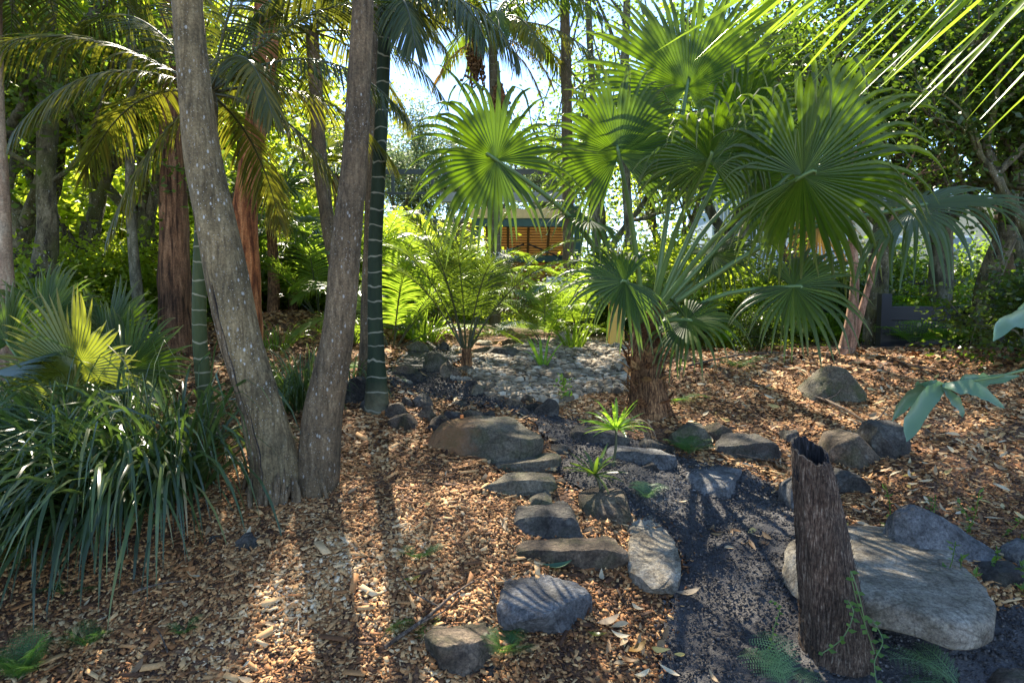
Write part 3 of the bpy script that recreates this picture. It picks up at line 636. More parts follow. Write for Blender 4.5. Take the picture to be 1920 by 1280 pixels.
tag(mb.obj('gravel', M['pebble']), 'pale river pebbles covering the bed between path and fan palm', 'gravel', kind='stuff')
mb = MB()
x, y, z, rs = scatter(110000, (-2.5, 4), (2.0, 7), lambda u, v, x, y, rs: inpoly(u+rs.normal(0, 14, len(u)), v+rs.normal(0, 8, len(u)), PATH), 41)
x, y, z = x[:45000], y[:45000], z[:45000]; chips(mb, x, y, z+.012, rs, .004, .014, .6, 1, .4, .5, .014)
tag(mb.obj('soil_crumbs', M['clod']), 'crumbs of dark soil and grit over the path', 'soil', kind='stuff')

# ------------------------------------------------------------ rocks
rock_up([(815,815),(835,797),(905,790),(980,792),(1008,815),(1012,850),(985,870),(895,872),(818,862),(813,838)], 4.62, .55, 'rock_orange', 'large rounded boulder with an orange stained side above the steps', 'boulder', seed=1, cuts=4, rough=.03, p=5, lean=.35)
S_ = 'stone steps climbing to the upper path'
rock_up([(922,872),(935,862),(1045,852),(1050,868),(1040,885),(930,896),(920,888)], 4.5, .32, 'rock_moss', 'narrow top step stone just below the large boulder', 'step_stone', S_, seed=2, p=8, cuts=5, rough=.03)
rock_up([(878,918),(895,902),(960,892),(1035,893),(1044,908),(1030,925),(960,940),(900,945),(880,930)], 4.28, .3, 'rock_moss', 'long mossy step stone with a pointed left end', 'step_stone', S_, seed=3, p=8, cuts=6)
rock_up([(966,975),(975,962),(1050,958),(1100,958),(1104,985),(1098,1022),(1040,1028),(975,1025),(968,1000)], 3.78, .34, 'rock_dark', 'squarish dark step stone, second from the bottom of the stairs', 'step_stone', S_, seed=4, p=9, cuts=4, rough=.03, lean=.12)
rock_up([(972,1028),(985,1022),(1080,1020),(1160,1014),(1166,1035),(1160,1066),(1050,1080),(985,1072),(973,1050)], 3.5, .24, 'rock_brown', 'widest bottom step stone with a straight flat top', 'step_stone', S_, seed=5, p=9, cuts=4, rough=.025)
rock_up([(985,940),(1000,925),(1020,918),(1045,935),(1040,965),(1000,965)], 4.0, .25, 'rock_moss', 'small pyramid shaped stone beside the steps', seed=6, cuts=9)
rock_up([(1078,935),(1110,928),(1165,924),(1188,940),(1190,975),(1150,992),(1105,975),(1080,955)], 3.95, .34, 'rock_brown', 'angular brown boulder at the right end of the steps', 'boulder', seed=7, cuts=9, rough=.05, lean=.2)
rock_flat([(1180,1040),(1170,1000),(1185,965),(1230,985),(1255,1020),(1285,1055),(1275,1090),(1240,1115),(1190,1112),(1172,1085)], .07, .18, 'rock_pale', 'pale weathered slab wedged between bottom step and dark path', 'boulder', seed=8, cuts=6, rough=.06, p=7, tilt=(0, .10))
rock_flat([(932,1160),(938,1100),(1000,1088),(1060,1092),(1090,1115),(1115,1138),(1060,1165),(1005,1198),(950,1180)], .085, .15, 'rock_grey', 'flat blue grey slab lying on the mulch in front of the steps', 'boulder', seed=9, cuts=5, rough=.045, p=8)
rock_flat([(795,1215),(820,1180),(880,1165),(935,1170),(955,1195),(940,1225),(880,1248),(820,1240)], .07, .16, 'rock_brown', 'low brown stone beside a fern at the front edge', 'boulder', seed=10, cuts=6, rough=.045, p=8)
rock_flat([(1460,1085),(1480,1030),(1520,1000),(1640,1003),(1760,1012),(1800,1040),(1840,1100),(1875,1150),(1868,1185),(1800,1190),(1700,1160),(1620,1140),(1530,1120)], .14, .16, 'rock_pale', 'largest flat pale sandstone slab behind the stump', 'boulder', seed=11, cuts=0, rough=.028, p=6, tilt=(0, .02))
rock_up([(1670,1010),(1690,965),(1725,950),(1765,965),(1830,1005),(1873,1042),(1862,1070),(1815,1085),(1720,1060)], 3.75, .5, 'rock_grey', 'grey ridge shaped boulder leaning behind the flat slab', 'boulder', seed=12, cuts=10, rough=.04, lean=.5)
rock_up([(1835,1080),(1860,1060),(1915,1055),(1930,1090),(1925,1120),(1870,1122),(1840,1110)], 3.35, .3, 'rock_dark', 'dark stone at the right of the flat slab', seed=13, cuts=7)
rock_up([(1915,1040),(1950,1020),(1990,1060),(1960,1100),(1918,1080)], 3.5, .3, 'rock_grey', 'grey stone cut off by the right edge', seed=14)
rock_flat([(1830,1250),(1880,1225),(1960,1225),(1990,1290),(1900,1310),(1840,1290)], .03, .1, 'rock_brown', 'flat brown paving stone in the bottom right corner', 'rock', seed=15, p=8)
rock_up([(1545,850),(1560,818),(1600,808),(1630,825),(1634,860),(1620,885),(1580,890),(1550,875)], 5.0, .4, 'rock_brown', 'rounded grey brown boulder just behind the stump', 'boulder', seed=16, cuts=7, lean=.2)
rock_up([(1628,815),(1640,790),(1690,790),(1705,820),(1700,855),(1650,870),(1632,850)], 5.2, .35, 'rock_dark', 'dark boulder under the fallen branch', 'boulder', seed=17, cuts=8)
rock_up([(1500,735),(1520,705),(1560,672),(1590,680),(1605,710),(1600,745),(1560,762),(1510,752)], 6.3, .5, 'rock_moss', 'triangular mossy boulder standing on the right mulch slope', 'boulder', seed=18, cuts=9, lean=.35)
rock_up([(1475,900),(1490,885),(1510,890),(1515,950),(1500,970),(1480,955),(1473,925)], 4.25, .3, 'rock_grey', 'upright blue grey stone touching the left side of the stump', seed=19)
rock_up([(1545,890),(1580,880),(1625,890),(1640,915),(1600,935),(1550,930)], 4.7, .3, 'rock_dark', 'low dark stone right behind the stump top', seed=20)
rock_up([(1345,830),(1380,815),(1430,812),(1460,835),(1450,860),(1400,870),(1350,860)], 5.05, .35, 'rock_dark', 'broad dark boulder at the mulch edge above the path bend', 'boulder', seed=21, cuts=7)
rock_up([(1250,800),(1280,790),(1320,795),(1330,825),(1300,850),(1255,840)], 5.2, .3, 'rock_moss', 'mossy stone behind a dark green fern', seed=22)
rock_up([(1325,800),(1350,790),(1370,800),(1365,830),(1330,835)], 5.25, .25, 'rock_brown', 'small brown stone between two larger boulders by the path bend', seed=23)
rock_up([(1470,805),(1490,798),(1495,820),(1480,835),(1465,825)], 5.3, .2, 'rock_dark', 'small upright dark stone sticking out of the mulch', seed=24)
rock_flat([(1265,900),(1275,880),(1330,878),(1400,895),(1380,925),(1320,928),(1280,918)], .05, .14, 'rock_grey', 'blue grey stone sunk in the middle of the path', seed=25, p=7, cuts=6)
rock_up([(1140,845),(1160,838),(1260,845),(1262,872),(1240,882),(1150,870)], 4.65, .3, 'rock_grey', 'long grey kerb stone right of the small palm', seed=26, p=7)
rock_up([(1190,830),(1220,820),(1265,830),(1272,852),(1200,850)], 4.85, .28, 'rock_dark', 'dark kerb stone behind the long grey one', seed=27, p=7)
rock_up([(1062,812),(1080,798),(1130,800),(1175,812),(1180,830),(1100,838),(1065,828)], 5.0, .32, 'rock_dark', 'flat dark stone behind the small palm', seed=28, p=7)
rock_up([(1030,828),(1055,826),(1078,838),(1075,855),(1040,855)], 4.75, .25, 'rock_dark', 'dark stone touching the right of the large boulder', seed=29)
rock_up([(1205,868),(1225,862),(1240,880),(1215,890)], 4.5, .15, 'rock_dark', 'little dark stone in front of the long grey kerb stone', seed=30)
E_ = 'small stones edging the upper path'
small = [(695,752,36,40,'dark','dark edging stone next to the ringed palm foot'),(756,790,55,36,'brown','tilted flat edging stone at the left of the heap'),(742,772,42,34,'brown','rounded edging stone behind the tilted flat one'),
 (800,772,40,30,'brown','brown edging stone with a sharp ridge'),(826,790,40,32,'brown','mossy edging stone touching the left end of the large boulder'),(845,775,44,28,'dark','smooth dark edging stone in the heap'),
 (884,780,48,30,'brown','wedge shaped edging stone right of the orange clip'),(792,752,36,28,'dark','chestnut edging stone at the top of the heap'),(762,752,28,22,'dark','small dark edging stone at the back of the heap'),
 (738,762,26,26,'dark','edging stone nearest the palm foot in the heap'),(915,776,28,22,'dark','small edging stone at the right end of the heap'),(812,800,26,20,'dark','smallest edging stone in front of the heap'),
 (862,758,40,18,'dark','low flat edging stone behind the heap'),
 (817,676,44,36,'moss','rounded dark boulder left of the young palm'),(845,692,38,34,'brown','pointed stone at the foot of the young palm'),(785,706,30,20,'dark','dark stone in the upper path'),(755,690,40,22,'brown','grey stone on the left of the upper path'),
 (756,712,34,14,'pale','pale flat stone in the upper path'),(855,705,22,18,'pale','round pale cobble below the young palm'),(872,708,34,18,'pale','oval pale cobble below the young palm'),(868,690,46,18,'brown','stone ring piece in front of the young palm'),
 (898,728,30,26,'moss','mossy edging stone beside the gravel bed'),(916,732,30,20,'brown','brown edging stone beside the gravel bed'),(885,715,28,20,'dark','dark wedge stone beside the gravel bed'),(935,744,36,20,'brown','low edging stone halfway along the gravel bed'),
 (960,752,38,22,'brown','edging stone before the dark group at the bend'),(990,745,26,20,'brown','little stone behind the dark group at the bend'),(1000,760,34,24,'dark','left stone of the dark group at the bend'),(1028,762,46,34,'dark','biggest block of the dark group at the bend'),
 (980,768,26,18,'dark','small stone left of the dark group at the bend'),(1048,782,44,12,'dark','thin flat stone below the dark group at the bend'),(950,735,22,14,'moss','small mossy stone at the gravel edge'),
 (780,648,40,22,'moss','sunlit stone at the far end of the upper path'),(828,645,22,22,'dark','dark stone under the yellow green shrub'),(915,655,60,20,'moss','long mossy rock behind the young palm'),(950,660,70,24,'dark','low dark rock between young palm and gravel'),
 (960,640,60,18,'brown','brown rock at the back of the gravel'),(800,690,24,14,'dark','small stone beside the rounded dark boulder'),(905,640,40,14,'pale','pale rock at the back left of the gravel'),
 (1060,630,28,26,'pale','tallest sunlit rock behind the gravel'),(1040,634,18,18,'pale','small sunlit rock left of the tallest one'),(1082,636,32,16,'pale','long sunlit rock right of the tallest one'),(1018,638,20,14,'pale','leftmost sunlit rock behind the gravel'),
 (668,735,60,50,'dark','dark boulder between the right trunk and the ringed palm'),(402,1014,44,26,'dark','dark stone half hidden at the foot of the strap leaves'),(462,1015,36,34,'dark','tilted dark stone on the left mulch slope'),
 (1390,818,30,16,'brown','brown stone top above the broad dark boulder'),(335,795,60,22,'dark','dark log shaped stone on the left slope'),(915,1265,60,30,'dark','dark stone half buried at the bottom edge'),(1160,645,24,16,'pale','pale rock beside the yellow post'),
 (1145,870,40,20,'dark','dark stone below the small palm'),(1065,880,44,16,'brown','flat brown stone at the end of the top step'),(1100,1000,40,22,'brown','brown stone chip between the two lowest steps'),(1050,905,40,16,'brown','brown stone at the right end of the pointed step'),(1050,950,34,26,'dark','dark stone between pyramid stone and angular boulder')]
for i, (cx, cy, w_, h_, m_, lab) in enumerate(small):
    small_rock(cx, cy, w_, h_, 'rock_'+m_, lab, E_ if i < 43 else None, 100+i)

# chips and crumbs banked up against the foot of each stone
mbc, mbs = MB(), MB(); rs = np.random.RandomState(61)
for o_ in ROCKS:
    nv = len(o_.data.vertices); V = np.zeros(nv*3); o_.data.vertices.foreach_get('co', V); V = V.reshape(-1, 3)+np.array(o_.location)
    near = V[np.abs(V[:, 2]-tz(V[:, 0], V[:, 1])) < .018]
    if len(near) < 4: continue
    c = V.mean(0); n = int(90 if np.ptp(V[:, 0]) > .35 else 34); q = near[rs.randint(0, len(near), n)]; d = nrm((q-c)*[1, 1, 0]); q = q+d*rs.uniform(-.01, .035, (n, 1)); x, y = q[:, 0], q[:, 1]; z = tz(x, y)+rs.uniform(.008, .028, n)
    u, v = proj(np.stack([x, y, z], -1)); p = inpoly(u, v, PATH); 
    if (~p).sum() > 2: chips(mbc, x[~p], y[~p], z[~p], rs, .012, .04, .25, .6, .5, .16, .01)
    if p.sum() > 2: chips(mbs, x[p], y[p], z[p]-.006, rs, .006, .02, .6, 1, .5, .6, .01)
tag(mbc.obj('bark_mulch', M['chips']), 'bark chips banked up against the feet of the stones', 'mulch', kind='stuff')
tag(mbs.obj('soil_crumbs', M['clod']), 'soil crumbs gathered along the feet of the path stones', 'soil', kind='stuff')
# ------------------------------------------------------------ tall trunks in front
def px_trunk(pts, Y, n=40):
    """trunk centre line and radius from picture points (x, y, half width)"""
    Ys = np.broadcast_to(Y, (len(pts),)) if np.ndim(Y) == 0 else np.interp(np.arange(len(pts)), np.linspace(0, len(pts)-1, len(Y)), Y)
    P = np.array([at(a, b, q) for (a, b, _), q in zip(pts, Ys)]); R = np.array([[sz(h, q)]*3 for (_, _, h), q in zip(pts, Ys)])
    return cr(P, n), np.maximum(cr(R, n)[:, 0], .004)
def trunk(root, pts, Y, mat, n=40, sides=20, rough=.05, seed=0, name='trunk', up=None, flare=0):
    P, R = px_trunk(pts, Y, n)
    if P[0][2] > P[-1][2]: P = P[::-1].copy(); R = R[::-1].copy()
    P = np.concatenate([[P[0]-nrm(P[1]-P[0])*.25], P]); R = np.concatenate([[R[0]*1.08], R])
    if up:
        d = nrm(P[-1]-P[-4]); d = nrm(d*np.array([.5, .5, 1])); k = np.linspace(0.1, 1, 12)[:, None]*up
        P = np.concatenate([P, P[-1]+d*k+np.array([0, 0, 1.])*k*.1]); R = np.concatenate([R, np.linspace(R[-1], R[-1]*.7, 12)])
    P = cr(P, len(P)*2); R = np.interp(np.linspace(0, 1, len(P)), np.linspace(0, 1, len(R)), R)
    if flare:
        L = np.concatenate([[0], np.cumsum(np.linalg.norm(np.diff(P, axis=0), axis=1))]); R = R*(1+flare*np.exp(-L/.35))
    mb = MB(); mb.tube(P, R, sides, rough, seed); o = mb.obj(name, M[mat], root); return o, P, R
def palm_crown(root, top, n, L, mat, seed, el=(.2, 1.1), part='frond', stalk='petiole_dark', **k):
    rs = np.random.RandomState(seed)
    for i in range(n):
        a = i*2.39996+rs.uniform(-.2, .2); e = rs.uniform(*el)
        feather_frond(root, np.array(top)+[0, 0, rs.uniform(-.1, .1)], [math.cos(a)*math.cos(e), math.sin(a)*math.cos(e), math.sin(e)], L*rs.uniform(.85, 1.1), mat, stalk, part, seed=seed*50+i, **k)

base = gnd(540, 925)
t = empty('twin_trunk_tree', base, 'tall grey tree with two spotted trunks splitting in a V from one mulched base', 'tree')
TL = [(348,-60,26),(354,60,27),(368,200,29),(384,320,33),(422,500,38),(452,640,37),(484,740,38),(512,840,44),(522,900,46),(520,940,46)]
TR = [(682,-60,18),(678,60,20),(671,200,22),(663,320,24),(650,450,27),(637,600,29),(620,700,33),(606,780,36),(598,850,38),(592,900,40),(588,930,40)]
_, PL, RL = trunk(t, TL, 4.2, 'bark_grey', sides=36, rough=.05, seed=3, up=4.5, flare=.18)
_, PR, RR = trunk(t, TR, 4.25, 'bark_brown', sides=36, rough=.04, seed=4, up=4.5, flare=.18)
# bark buttress torn open where the trunks meet, and the raised seams up the left trunk
mb = MB()
rs = np.random.RandomState(5)
for k in range(46):
    a = rs.uniform(0, 2*PI); u = rs.uniform(0, 1); c = base+np.array([-.04+.32*(u-.5)*1.1, 0, 0]); r = .12
    hh = rs.uniform(.03, .2); p0 = c+np.array([math.cos(a)*r*1.05, math.sin(a)*r*.95, hh]); p1 = c+np.array([math.cos(a)*r*rs.uniform(1.3, 1.7), math.sin(a)*r*1.4, -.05])
    w_ = rs.uniform(.4, 1.3); mb.tube(cr([p0, (p0*.6+p1*.4)+[rs.normal(0, .01), 0, .0], p1], 7), np.array([.003, .009, .012, .016, .018, .018, .016])*w_, 7, .7, k)
mb.obj('root_flare', M['bark_brown'], t)
def seam(P, R, ang, t0, t1, w, seed):
    rs = np.random.RandomState(seed); i0, i1 = int(len(P)*t0), int(len(P)*t1); pts = []; T = nrm(np.gradient(P, axis=0))
    for i in range(i0, i1, 2):
        s = nrm(np.cross(T[i], [0, 1., 0])); f = nrm(np.cross(s, T[i])); 
        if f[1] > 0: f = -f
        a = ang+rs.normal(0, .035); pts.append(P[i]+(s*math.sin(a)+f*math.cos(a))*R[i]*1.0)
    pts = np.array(pts); return pts
for ang, t0, t1, w_ in ((.55, .12, .48, .009), (.3, .05, .3, .007), (.85, .2, .5, .006), (-.2, .04, .16, .008)):
    for q in (0,):
        mb = MB(); pts = seam(PL, RL, ang, t0, t1, w_, int(w_*9000)); mb.tube(pts, np.full(len(pts), w_*1.5)*np.sin(np.linspace(.2, PI-.2, len(pts))), 6, .5, 3); mb.obj('bark_seam', M['bark_brown'], t); mb = MB(); mb.tube(pts+[w_*1.6, -.002, 0], np.full(len(pts), w_*.7)*np.sin(np.linspace(.2, PI-.2, len(pts))), 5, .9, 4); mb.obj('bark_crack', M['char'], t)
def canopy(root, start, centre, rad, n, per, mat, bark, seed, leaf=.10, thick=.8, r0=.06):
    rs = np.random.RandomState(seed); mb = MB(); C = []
    for k in range(n):
        a = rs.uniform(0, 2*PI); q = math.sqrt(rs.rand())*rad; e = np.array(centre)+[math.cos(a)*q, math.sin(a)*q, rs.normal(0, thick*.5)]
        C.append(e)
        if k % 2 == 0: mb.tube(cr([start, (np.array(start)+e)/2+rs.normal(0, .2, 3)+[0, 0, .25], e], 10), np.linspace(r0, .008, 10), 5, cap=False); C.append((np.array(start)+3*e)/4)
    mb.obj('branch', M[bark], root); lc = MB(); leafcloud(lc, np.array(C), per, .62, leaf, seed); lc.obj('crown', M[mat], root)  # apart from the weeping tree, these crowns are added to cast shade
# crown well above the frame
ends = []; bm_ = MB()
for Pp, Rp, sd_ in ((PL, RL, 1), (PR, RR, 2)):
    branchy(bm_, Pp[-1], [0, 0, 1], 1.6, Rp[-1]*.8, 2, sd_, ends)
bm_.obj('branch', M['bark_grey'], t); lc = MB(); leafcloud(lc, np.array(ends), 26, .5, .10, 4); lc.obj('crown', M['leaf_dark'], t)

def ring_palm(pts, Y, mat, label, up, crown=None, seed=0, flare=.35):
    b = at(pts[-1][0], pts[-1][1], Y); r = empty('ringed_palm', b, label, 'palm tree', 'slender ringed palms'); o, P, R = trunk(r, pts, Y, mat, sides=20, rough=.012, seed=seed, up=up, flare=flare); return r, P, R
ra, PA, RA = ring_palm([(392,175,11),(385,300,11.5),(378,420,12),(374,520,12.5),(374,620,13),(382,720,14),(392,790,16),(402,842,18)], 5.0, 'ring_a', 'slender olive green ringed palm leaning behind the left trunk', 0, flare=.12)
top = PA[-1]
for i, (dx, dy, dz, L, bend, m_) in enumerate([(-1, -.25, .62, 2.0, 1.4, 'feather_gold'), (-.9, .4, .25, 1.7, 1.6, 'feather_gold'), (-.55, -.5, .2, 1.45, 1.9, 'feather_gold'), (.35, -.35, .3, 1.3, 2.4, 'feather_gold'),
        (.8, .1, .85, 2.1, 1.2, 'feather_dark'), (1, -.3, .45, 1.8, 1.5, 'feather_dark'), (.9, .3, .3, 1.6, 1.7, 'feather_gold'), (.3, .6, 1, 2.0, .9, 'feather_dark'), (-.3, .1, 1, 2.0, .8, 'feather_dark'), (-.8, .5, 1, 2.2, 1., 'feather_dark'), (.5, -.3, 1.3, 2.0, .9, 'feather_dark'),
        (.1, .5, -.1, 1.4, 2.2, 'feather_gold'), (-.2, -.1, -.2, 1.3, 1.5, 'feather_gold'), (.35, 0, -.05, 1.45, 2.0, 'feather_gold')]):
    feather_frond(ra, top, [dx, dy, dz], L, m_, seed=200+i, bend=bend, nl=66, ll=.42, lw=.017, vee=-.05, droop=1.0, rr=.013)
mb = MB(); mb.tube([top-[0, 0, .35], top-[0, 0, .1], top+[0, 0, .25]], [.05, .06, .03], 16); mb.obj('crownshaft', M['ring_a'], ra)
rb, PB, RB = ring_palm([(728,-60,12),(722,60,12),(716,200,12),(710,330,12.5),(704,450,13),(703,560,13.5),(705,650,15),(706,720,19),(706,768,23)], 5.5, 'ring_b', 'dark green ringed palm with a flared foot right of the trunks', 1.2, flare=.15)
top = PB[-1]
hang = at(728, 20, 5.4)
for i, (dx, dy, dz, L, bend, st) in enumerate([(.5, -.3, .25, 1.9, 2.4, 0), (.75, -.1, .3, 2.1, 2.2, 0), (.25, -.5, .1, 1.5, 3, 0), (-.5, -.2, .5, 2.1, 1.7, 0), (-.8, .1, .6, 2.2, 1.6, 0)]):
    feather_frond(rb, hang, [dx, dy, dz], L*.62, 'feather_dark', seed=240+i, bend=bend, nl=54, ll=.42, lw=.02, vee=-.2, droop=1.6, rr=.011)
palm_crown(rb, top, 9, 2.0, 'feather_dark', 12, nl=40, ll=.4, lw=.022, droop=1.1, bend=1.3)
# ------------------------------------------------------------ trunks of the left wood
def simple_tree(name, pts, Y, mat, label, cat='tree', up=3, crownmat='leaf', crown=True, seed=0, group=None, sides=18, rough=.07, flare=.25, per=30, leaf=.09, rad=.5, L=1.6, extra=(), can=None, shade_canopy2=None):
    b = at(pts[-1][0], pts[-1][1], Y); r = empty(name, b, label, cat, group); o, P, R = trunk(r, pts, Y, mat, sides=sides, rough=rough, seed=seed, up=up, flare=flare)
    ends = []; bmb = MB(); branchy(bmb, P[-1], nrm(P[-1]-P[-5]), L, R[-1]*.9, 2, seed+5, ends)
    for (i0, d, l, rr) in extra: branchy(bmb, P[int(len(P)*i0)], d, l, rr, 2, seed+9+int(i0*100), ends, .5)
    bmb.obj('branch', M[mat], r)
    if can: canopy(r, P[-1], can[0], can[1], can[2], 42, crownmat, mat, seed+70)  # unseen canopy added above the view, placed to dapple the garden below
    if shade_canopy2: canopy(r, P[-1], shade_canopy2[0], shade_canopy2[1], shade_canopy2[2], 42, crownmat, mat, seed+71)  # second unseen crown, packed dense to darken the fan leaves
    elif crown: lc = MB(); leafcloud(lc, np.array(ends), per, rad, leaf, seed); lc.obj('crown', M[crownmat], r)
    return r, P
simple_tree('tree', [(500,60,22),(492,150,21),(478,250,20),(462,360,21),(458,450,25),(462,540,25),(468,620,24),(462,690,26),(452,735,34)], 7.0, 'bark_red', 'tree with bright rusty red bark right behind the left grey trunk', up=3, seed=31, flare=.3, can=((-2.2, 10.4, 8.3), 2.4, 36))
simple_tree('tree', [(322,60,18),(322,180,20),(324,300,22),(326,420,25),(327,520,28),(330,610,30),(330,672,36)], 8.0, 'bark_rough', 'thick brown furrowed tree behind the slender ringed palm', up=3, seed=32, crownmat='leaf')
simple_tree('tree', [(248,-20,8),(247,120,8),(245,240,8),(244,360,8.5),(250,470,9),(258,550,10),(268,625,12)], 8.0, 'bark_slim', 'slim olive trunked tree curving at its foot', up=2.5, seed=33, rough=.03, rad=.45, L=1.2)
simple_tree('tree', [(88,230,17),(86,300,16),(88,360,15),(90,420,17),(85,480,20),(80,540,22),(76,620,28)], 7.5, 'bark_moss', 'mossy lichen covered tree that forks into several limbs', up=.8, seed=34, rough=.14, extra=[(.86, (-.7, 0, .8), 1.5, .06), (.9, (.8, .1, .7), 1.6, .055), (.55, (.9, -.2, .35), 1.2, .03), (.6, (-.8, -.1, .3), 1.1, .03)], per=34, rad=.45)
simple_tree('tree', [(-8,-20,9),(-6,120,10),(-2,250,11),(4,360,12),(8,470,13),(14,560,14),(20,680,19),(26,770,26)], 6.0, 'bark_cream', 'smooth cream and rust trunk standing at the left edge', up=3, seed=35, rough=.04)
simple_tree('tree', [(270,360,10),(272,460,11),(276,540,12),(280,640,14)], 10.5, 'bark_moss', 'distant mossy trunk between slim tree and brown tree', up=3.5, seed=36)
simple_tree('tree', [(180,300,9),(176,420,9),(170,520,10),(165,630,12)], 11, 'bark_moss', 'thin dark tree in the depth of the left wood', up=3.5, seed=37, crownmat='leaf_lime')
#simple_tree('tree', [(598,80,12),(596,200,12),(600,300,13),(612,400,13),(625,470,14),(640,540,14),(660,620,15),(672,665,24)], 9.0, 'bark_brown', 'curved bare trunk seen between the grey trunks', up=2.5, seed=38, rough=.03, can=((-2.4, 10.6, 8.2), 2.5, 40))
simple_tree('tree', [(704,-40,10),(702,100,10),(699,250,10),(694,400,10),(690,520,11),(688,640,13),(686,720,17)], 6.3, 'bark_brown', 'thin reddish brown trunk hidden behind the dark ringed palm', up=2, seed=39, rough=.06)
simple_tree('tree', [(1908,0,22),(1905,90,23),(1900,200,24),(1896,330,25),(1893,480,27),(1890,640,32)], 10.5, 'bark_brown', 'stout trunk rising at the right edge of the garden', up=3, seed=40, crownmat='leaf_dark', can=((5.3, 9.6, 7.8), 2.6, 46))
simple_tree('tree', [(1058,-20,9),(1060,60,9),(1062,160,10),(1064,300,10),(1066,450,11),(1068,620,13)], 13.0, 'bark_brown', 'straight distant trunk left of the big fan leaves', up=3, seed=41, crownmat='leaf', can=((.5, 12.2, 8.6), 2.5, 36))
simple_tree('tree', [(1176,-20,7),(1174,60,7),(1170,160,8),(1172,300,8),(1180,450,9),(1186,618,11)], 14.0, 'bark_slim', 'slender straight trunk rising behind the topmost fan leaf', up=2, seed=42, crownmat='leaf', can=((2.6, 10.5, 8.4), 2.4, 56), shade_canopy2=((1.3, 10.2, 8.2), 1.3, 36))
r = empty('weeping_tree', at(1120, 640, 14.5), 'thin weeping tree with hanging twigs against the sky above the shelter', 'tree')
trunk(r, [(1100,-60,5),(1105,60,6),(1112,200,6),(1118,400,8),(1120,650,10)], 14.5, 'bark_slim', rough=.03, sides=10, seed=43)
canopy(r, at(1100, -40, 14.5), at(1090, 60, 13.5), 1.5, 46, 20, 'leaf', 'bark_slim', 44, leaf=.09, thick=2.4, r0=.03)
# shrub tree right of the fan palm
b = at(1590, 655, 8.0); r = empty('shrub_tree', b, 'small pink barked tree with two thin stems right of the fan palm', 'tree')
trunk(r, [(1592,420,6),(1600,470,7),(1603,530,8),(1596,600,11),(1584,655,13)], 8.0, 'bark_shrub', rough=.05, sides=12)
trunk(r, [(1660,440,4),(1640,500,5),(1622,560,6),(1604,620,8),(1594,655,9)], 8.05, 'bark_shrub', rough=.05, sides=12, name='trunk')
ends = []; mb = MB(); branchy(mb, at(1592, 430, 8), [-.1, .3, 1], .8, .03, 2, 5, ends); branchy(mb, at(1660, 445, 8.05), [.5, .2, 1], .8, .022, 2, 6, ends); branchy(mb, at(1600, 500, 8), [-1, .1, .6], .7, .016, 2, 7, ends)
mb.obj('branch', M['bark_shrub'], r); lc = MB(); leafcloud(lc, np.array(ends), 26, .35, .07, 3); lc.obj('crown', M['leaf'], r)
# ------------------------------------------------------------ the big fan palm
YP = 5.8
r = empty('fan_palm', at(1215, 768, YP), 'big fan palm with a shaggy brown trunk and huge pleated leaves, right of centre', 'palm tree')
tr, P, R = trunk(r, [(1212,585,24),(1213,620,27),(1210,660,30),(1212,700,31),(1216,740,34),(1218,772,40)], YP, 'boots', rough=.10, sides=24, seed=8, flare=.1)
topP = P[-1]
mb = MB(); mb2 = MB(); rs = np.random.RandomState(9)
for k in range(90):
    i = int(len(P)*rs.uniform(.1, .98)); a = rs.uniform(0, 2*PI); o = np.array([math.cos(a), math.sin(a), 0]); c = P[i]+o*R[i]*.92
    L = rs.uniform(.08, .2); d = nrm(o*rs.uniform(.35, 1.0)+np.array([0, 0, rs.uniform(.3, 1.2)])); sd = np.cross(o, [0, 0, 1.])
    w_ = rs.uniform(.03, .06); q = np.linspace(0, 1, 5); C = (c+d*L*q[:, None]-np.array([0, 0, .03])*q[:, None]**2)[None]
    if k % 3 == 0: mb2 = MB()
    (mb if k % 3 else mb2).strips(C, sd*(w_*np.array([1, 1, .8, .5, .12]))[None, :, None], o*(.015*np.ones(5))[None, :, None])
    if k % 3 == 0: mb2.obj('leaf_base', M['husk'], tr)
for k in range(140):
    i = int(len(P)*rs.uniform(.05, 1)-1); a = rs.uniform(0, 2*PI); o = np.array([math.cos(a), math.sin(a), 0]); c = P[i]+o*R[i]
    mb.tube(cr([c, c+o*.02-[0, 0, .04], c+o*.015-[0, 0, rs.uniform(.08, .16)]], 5), [.003]*5, 3, cap=False)
mb.obj('fibre_sheath', M['boots'], tr)
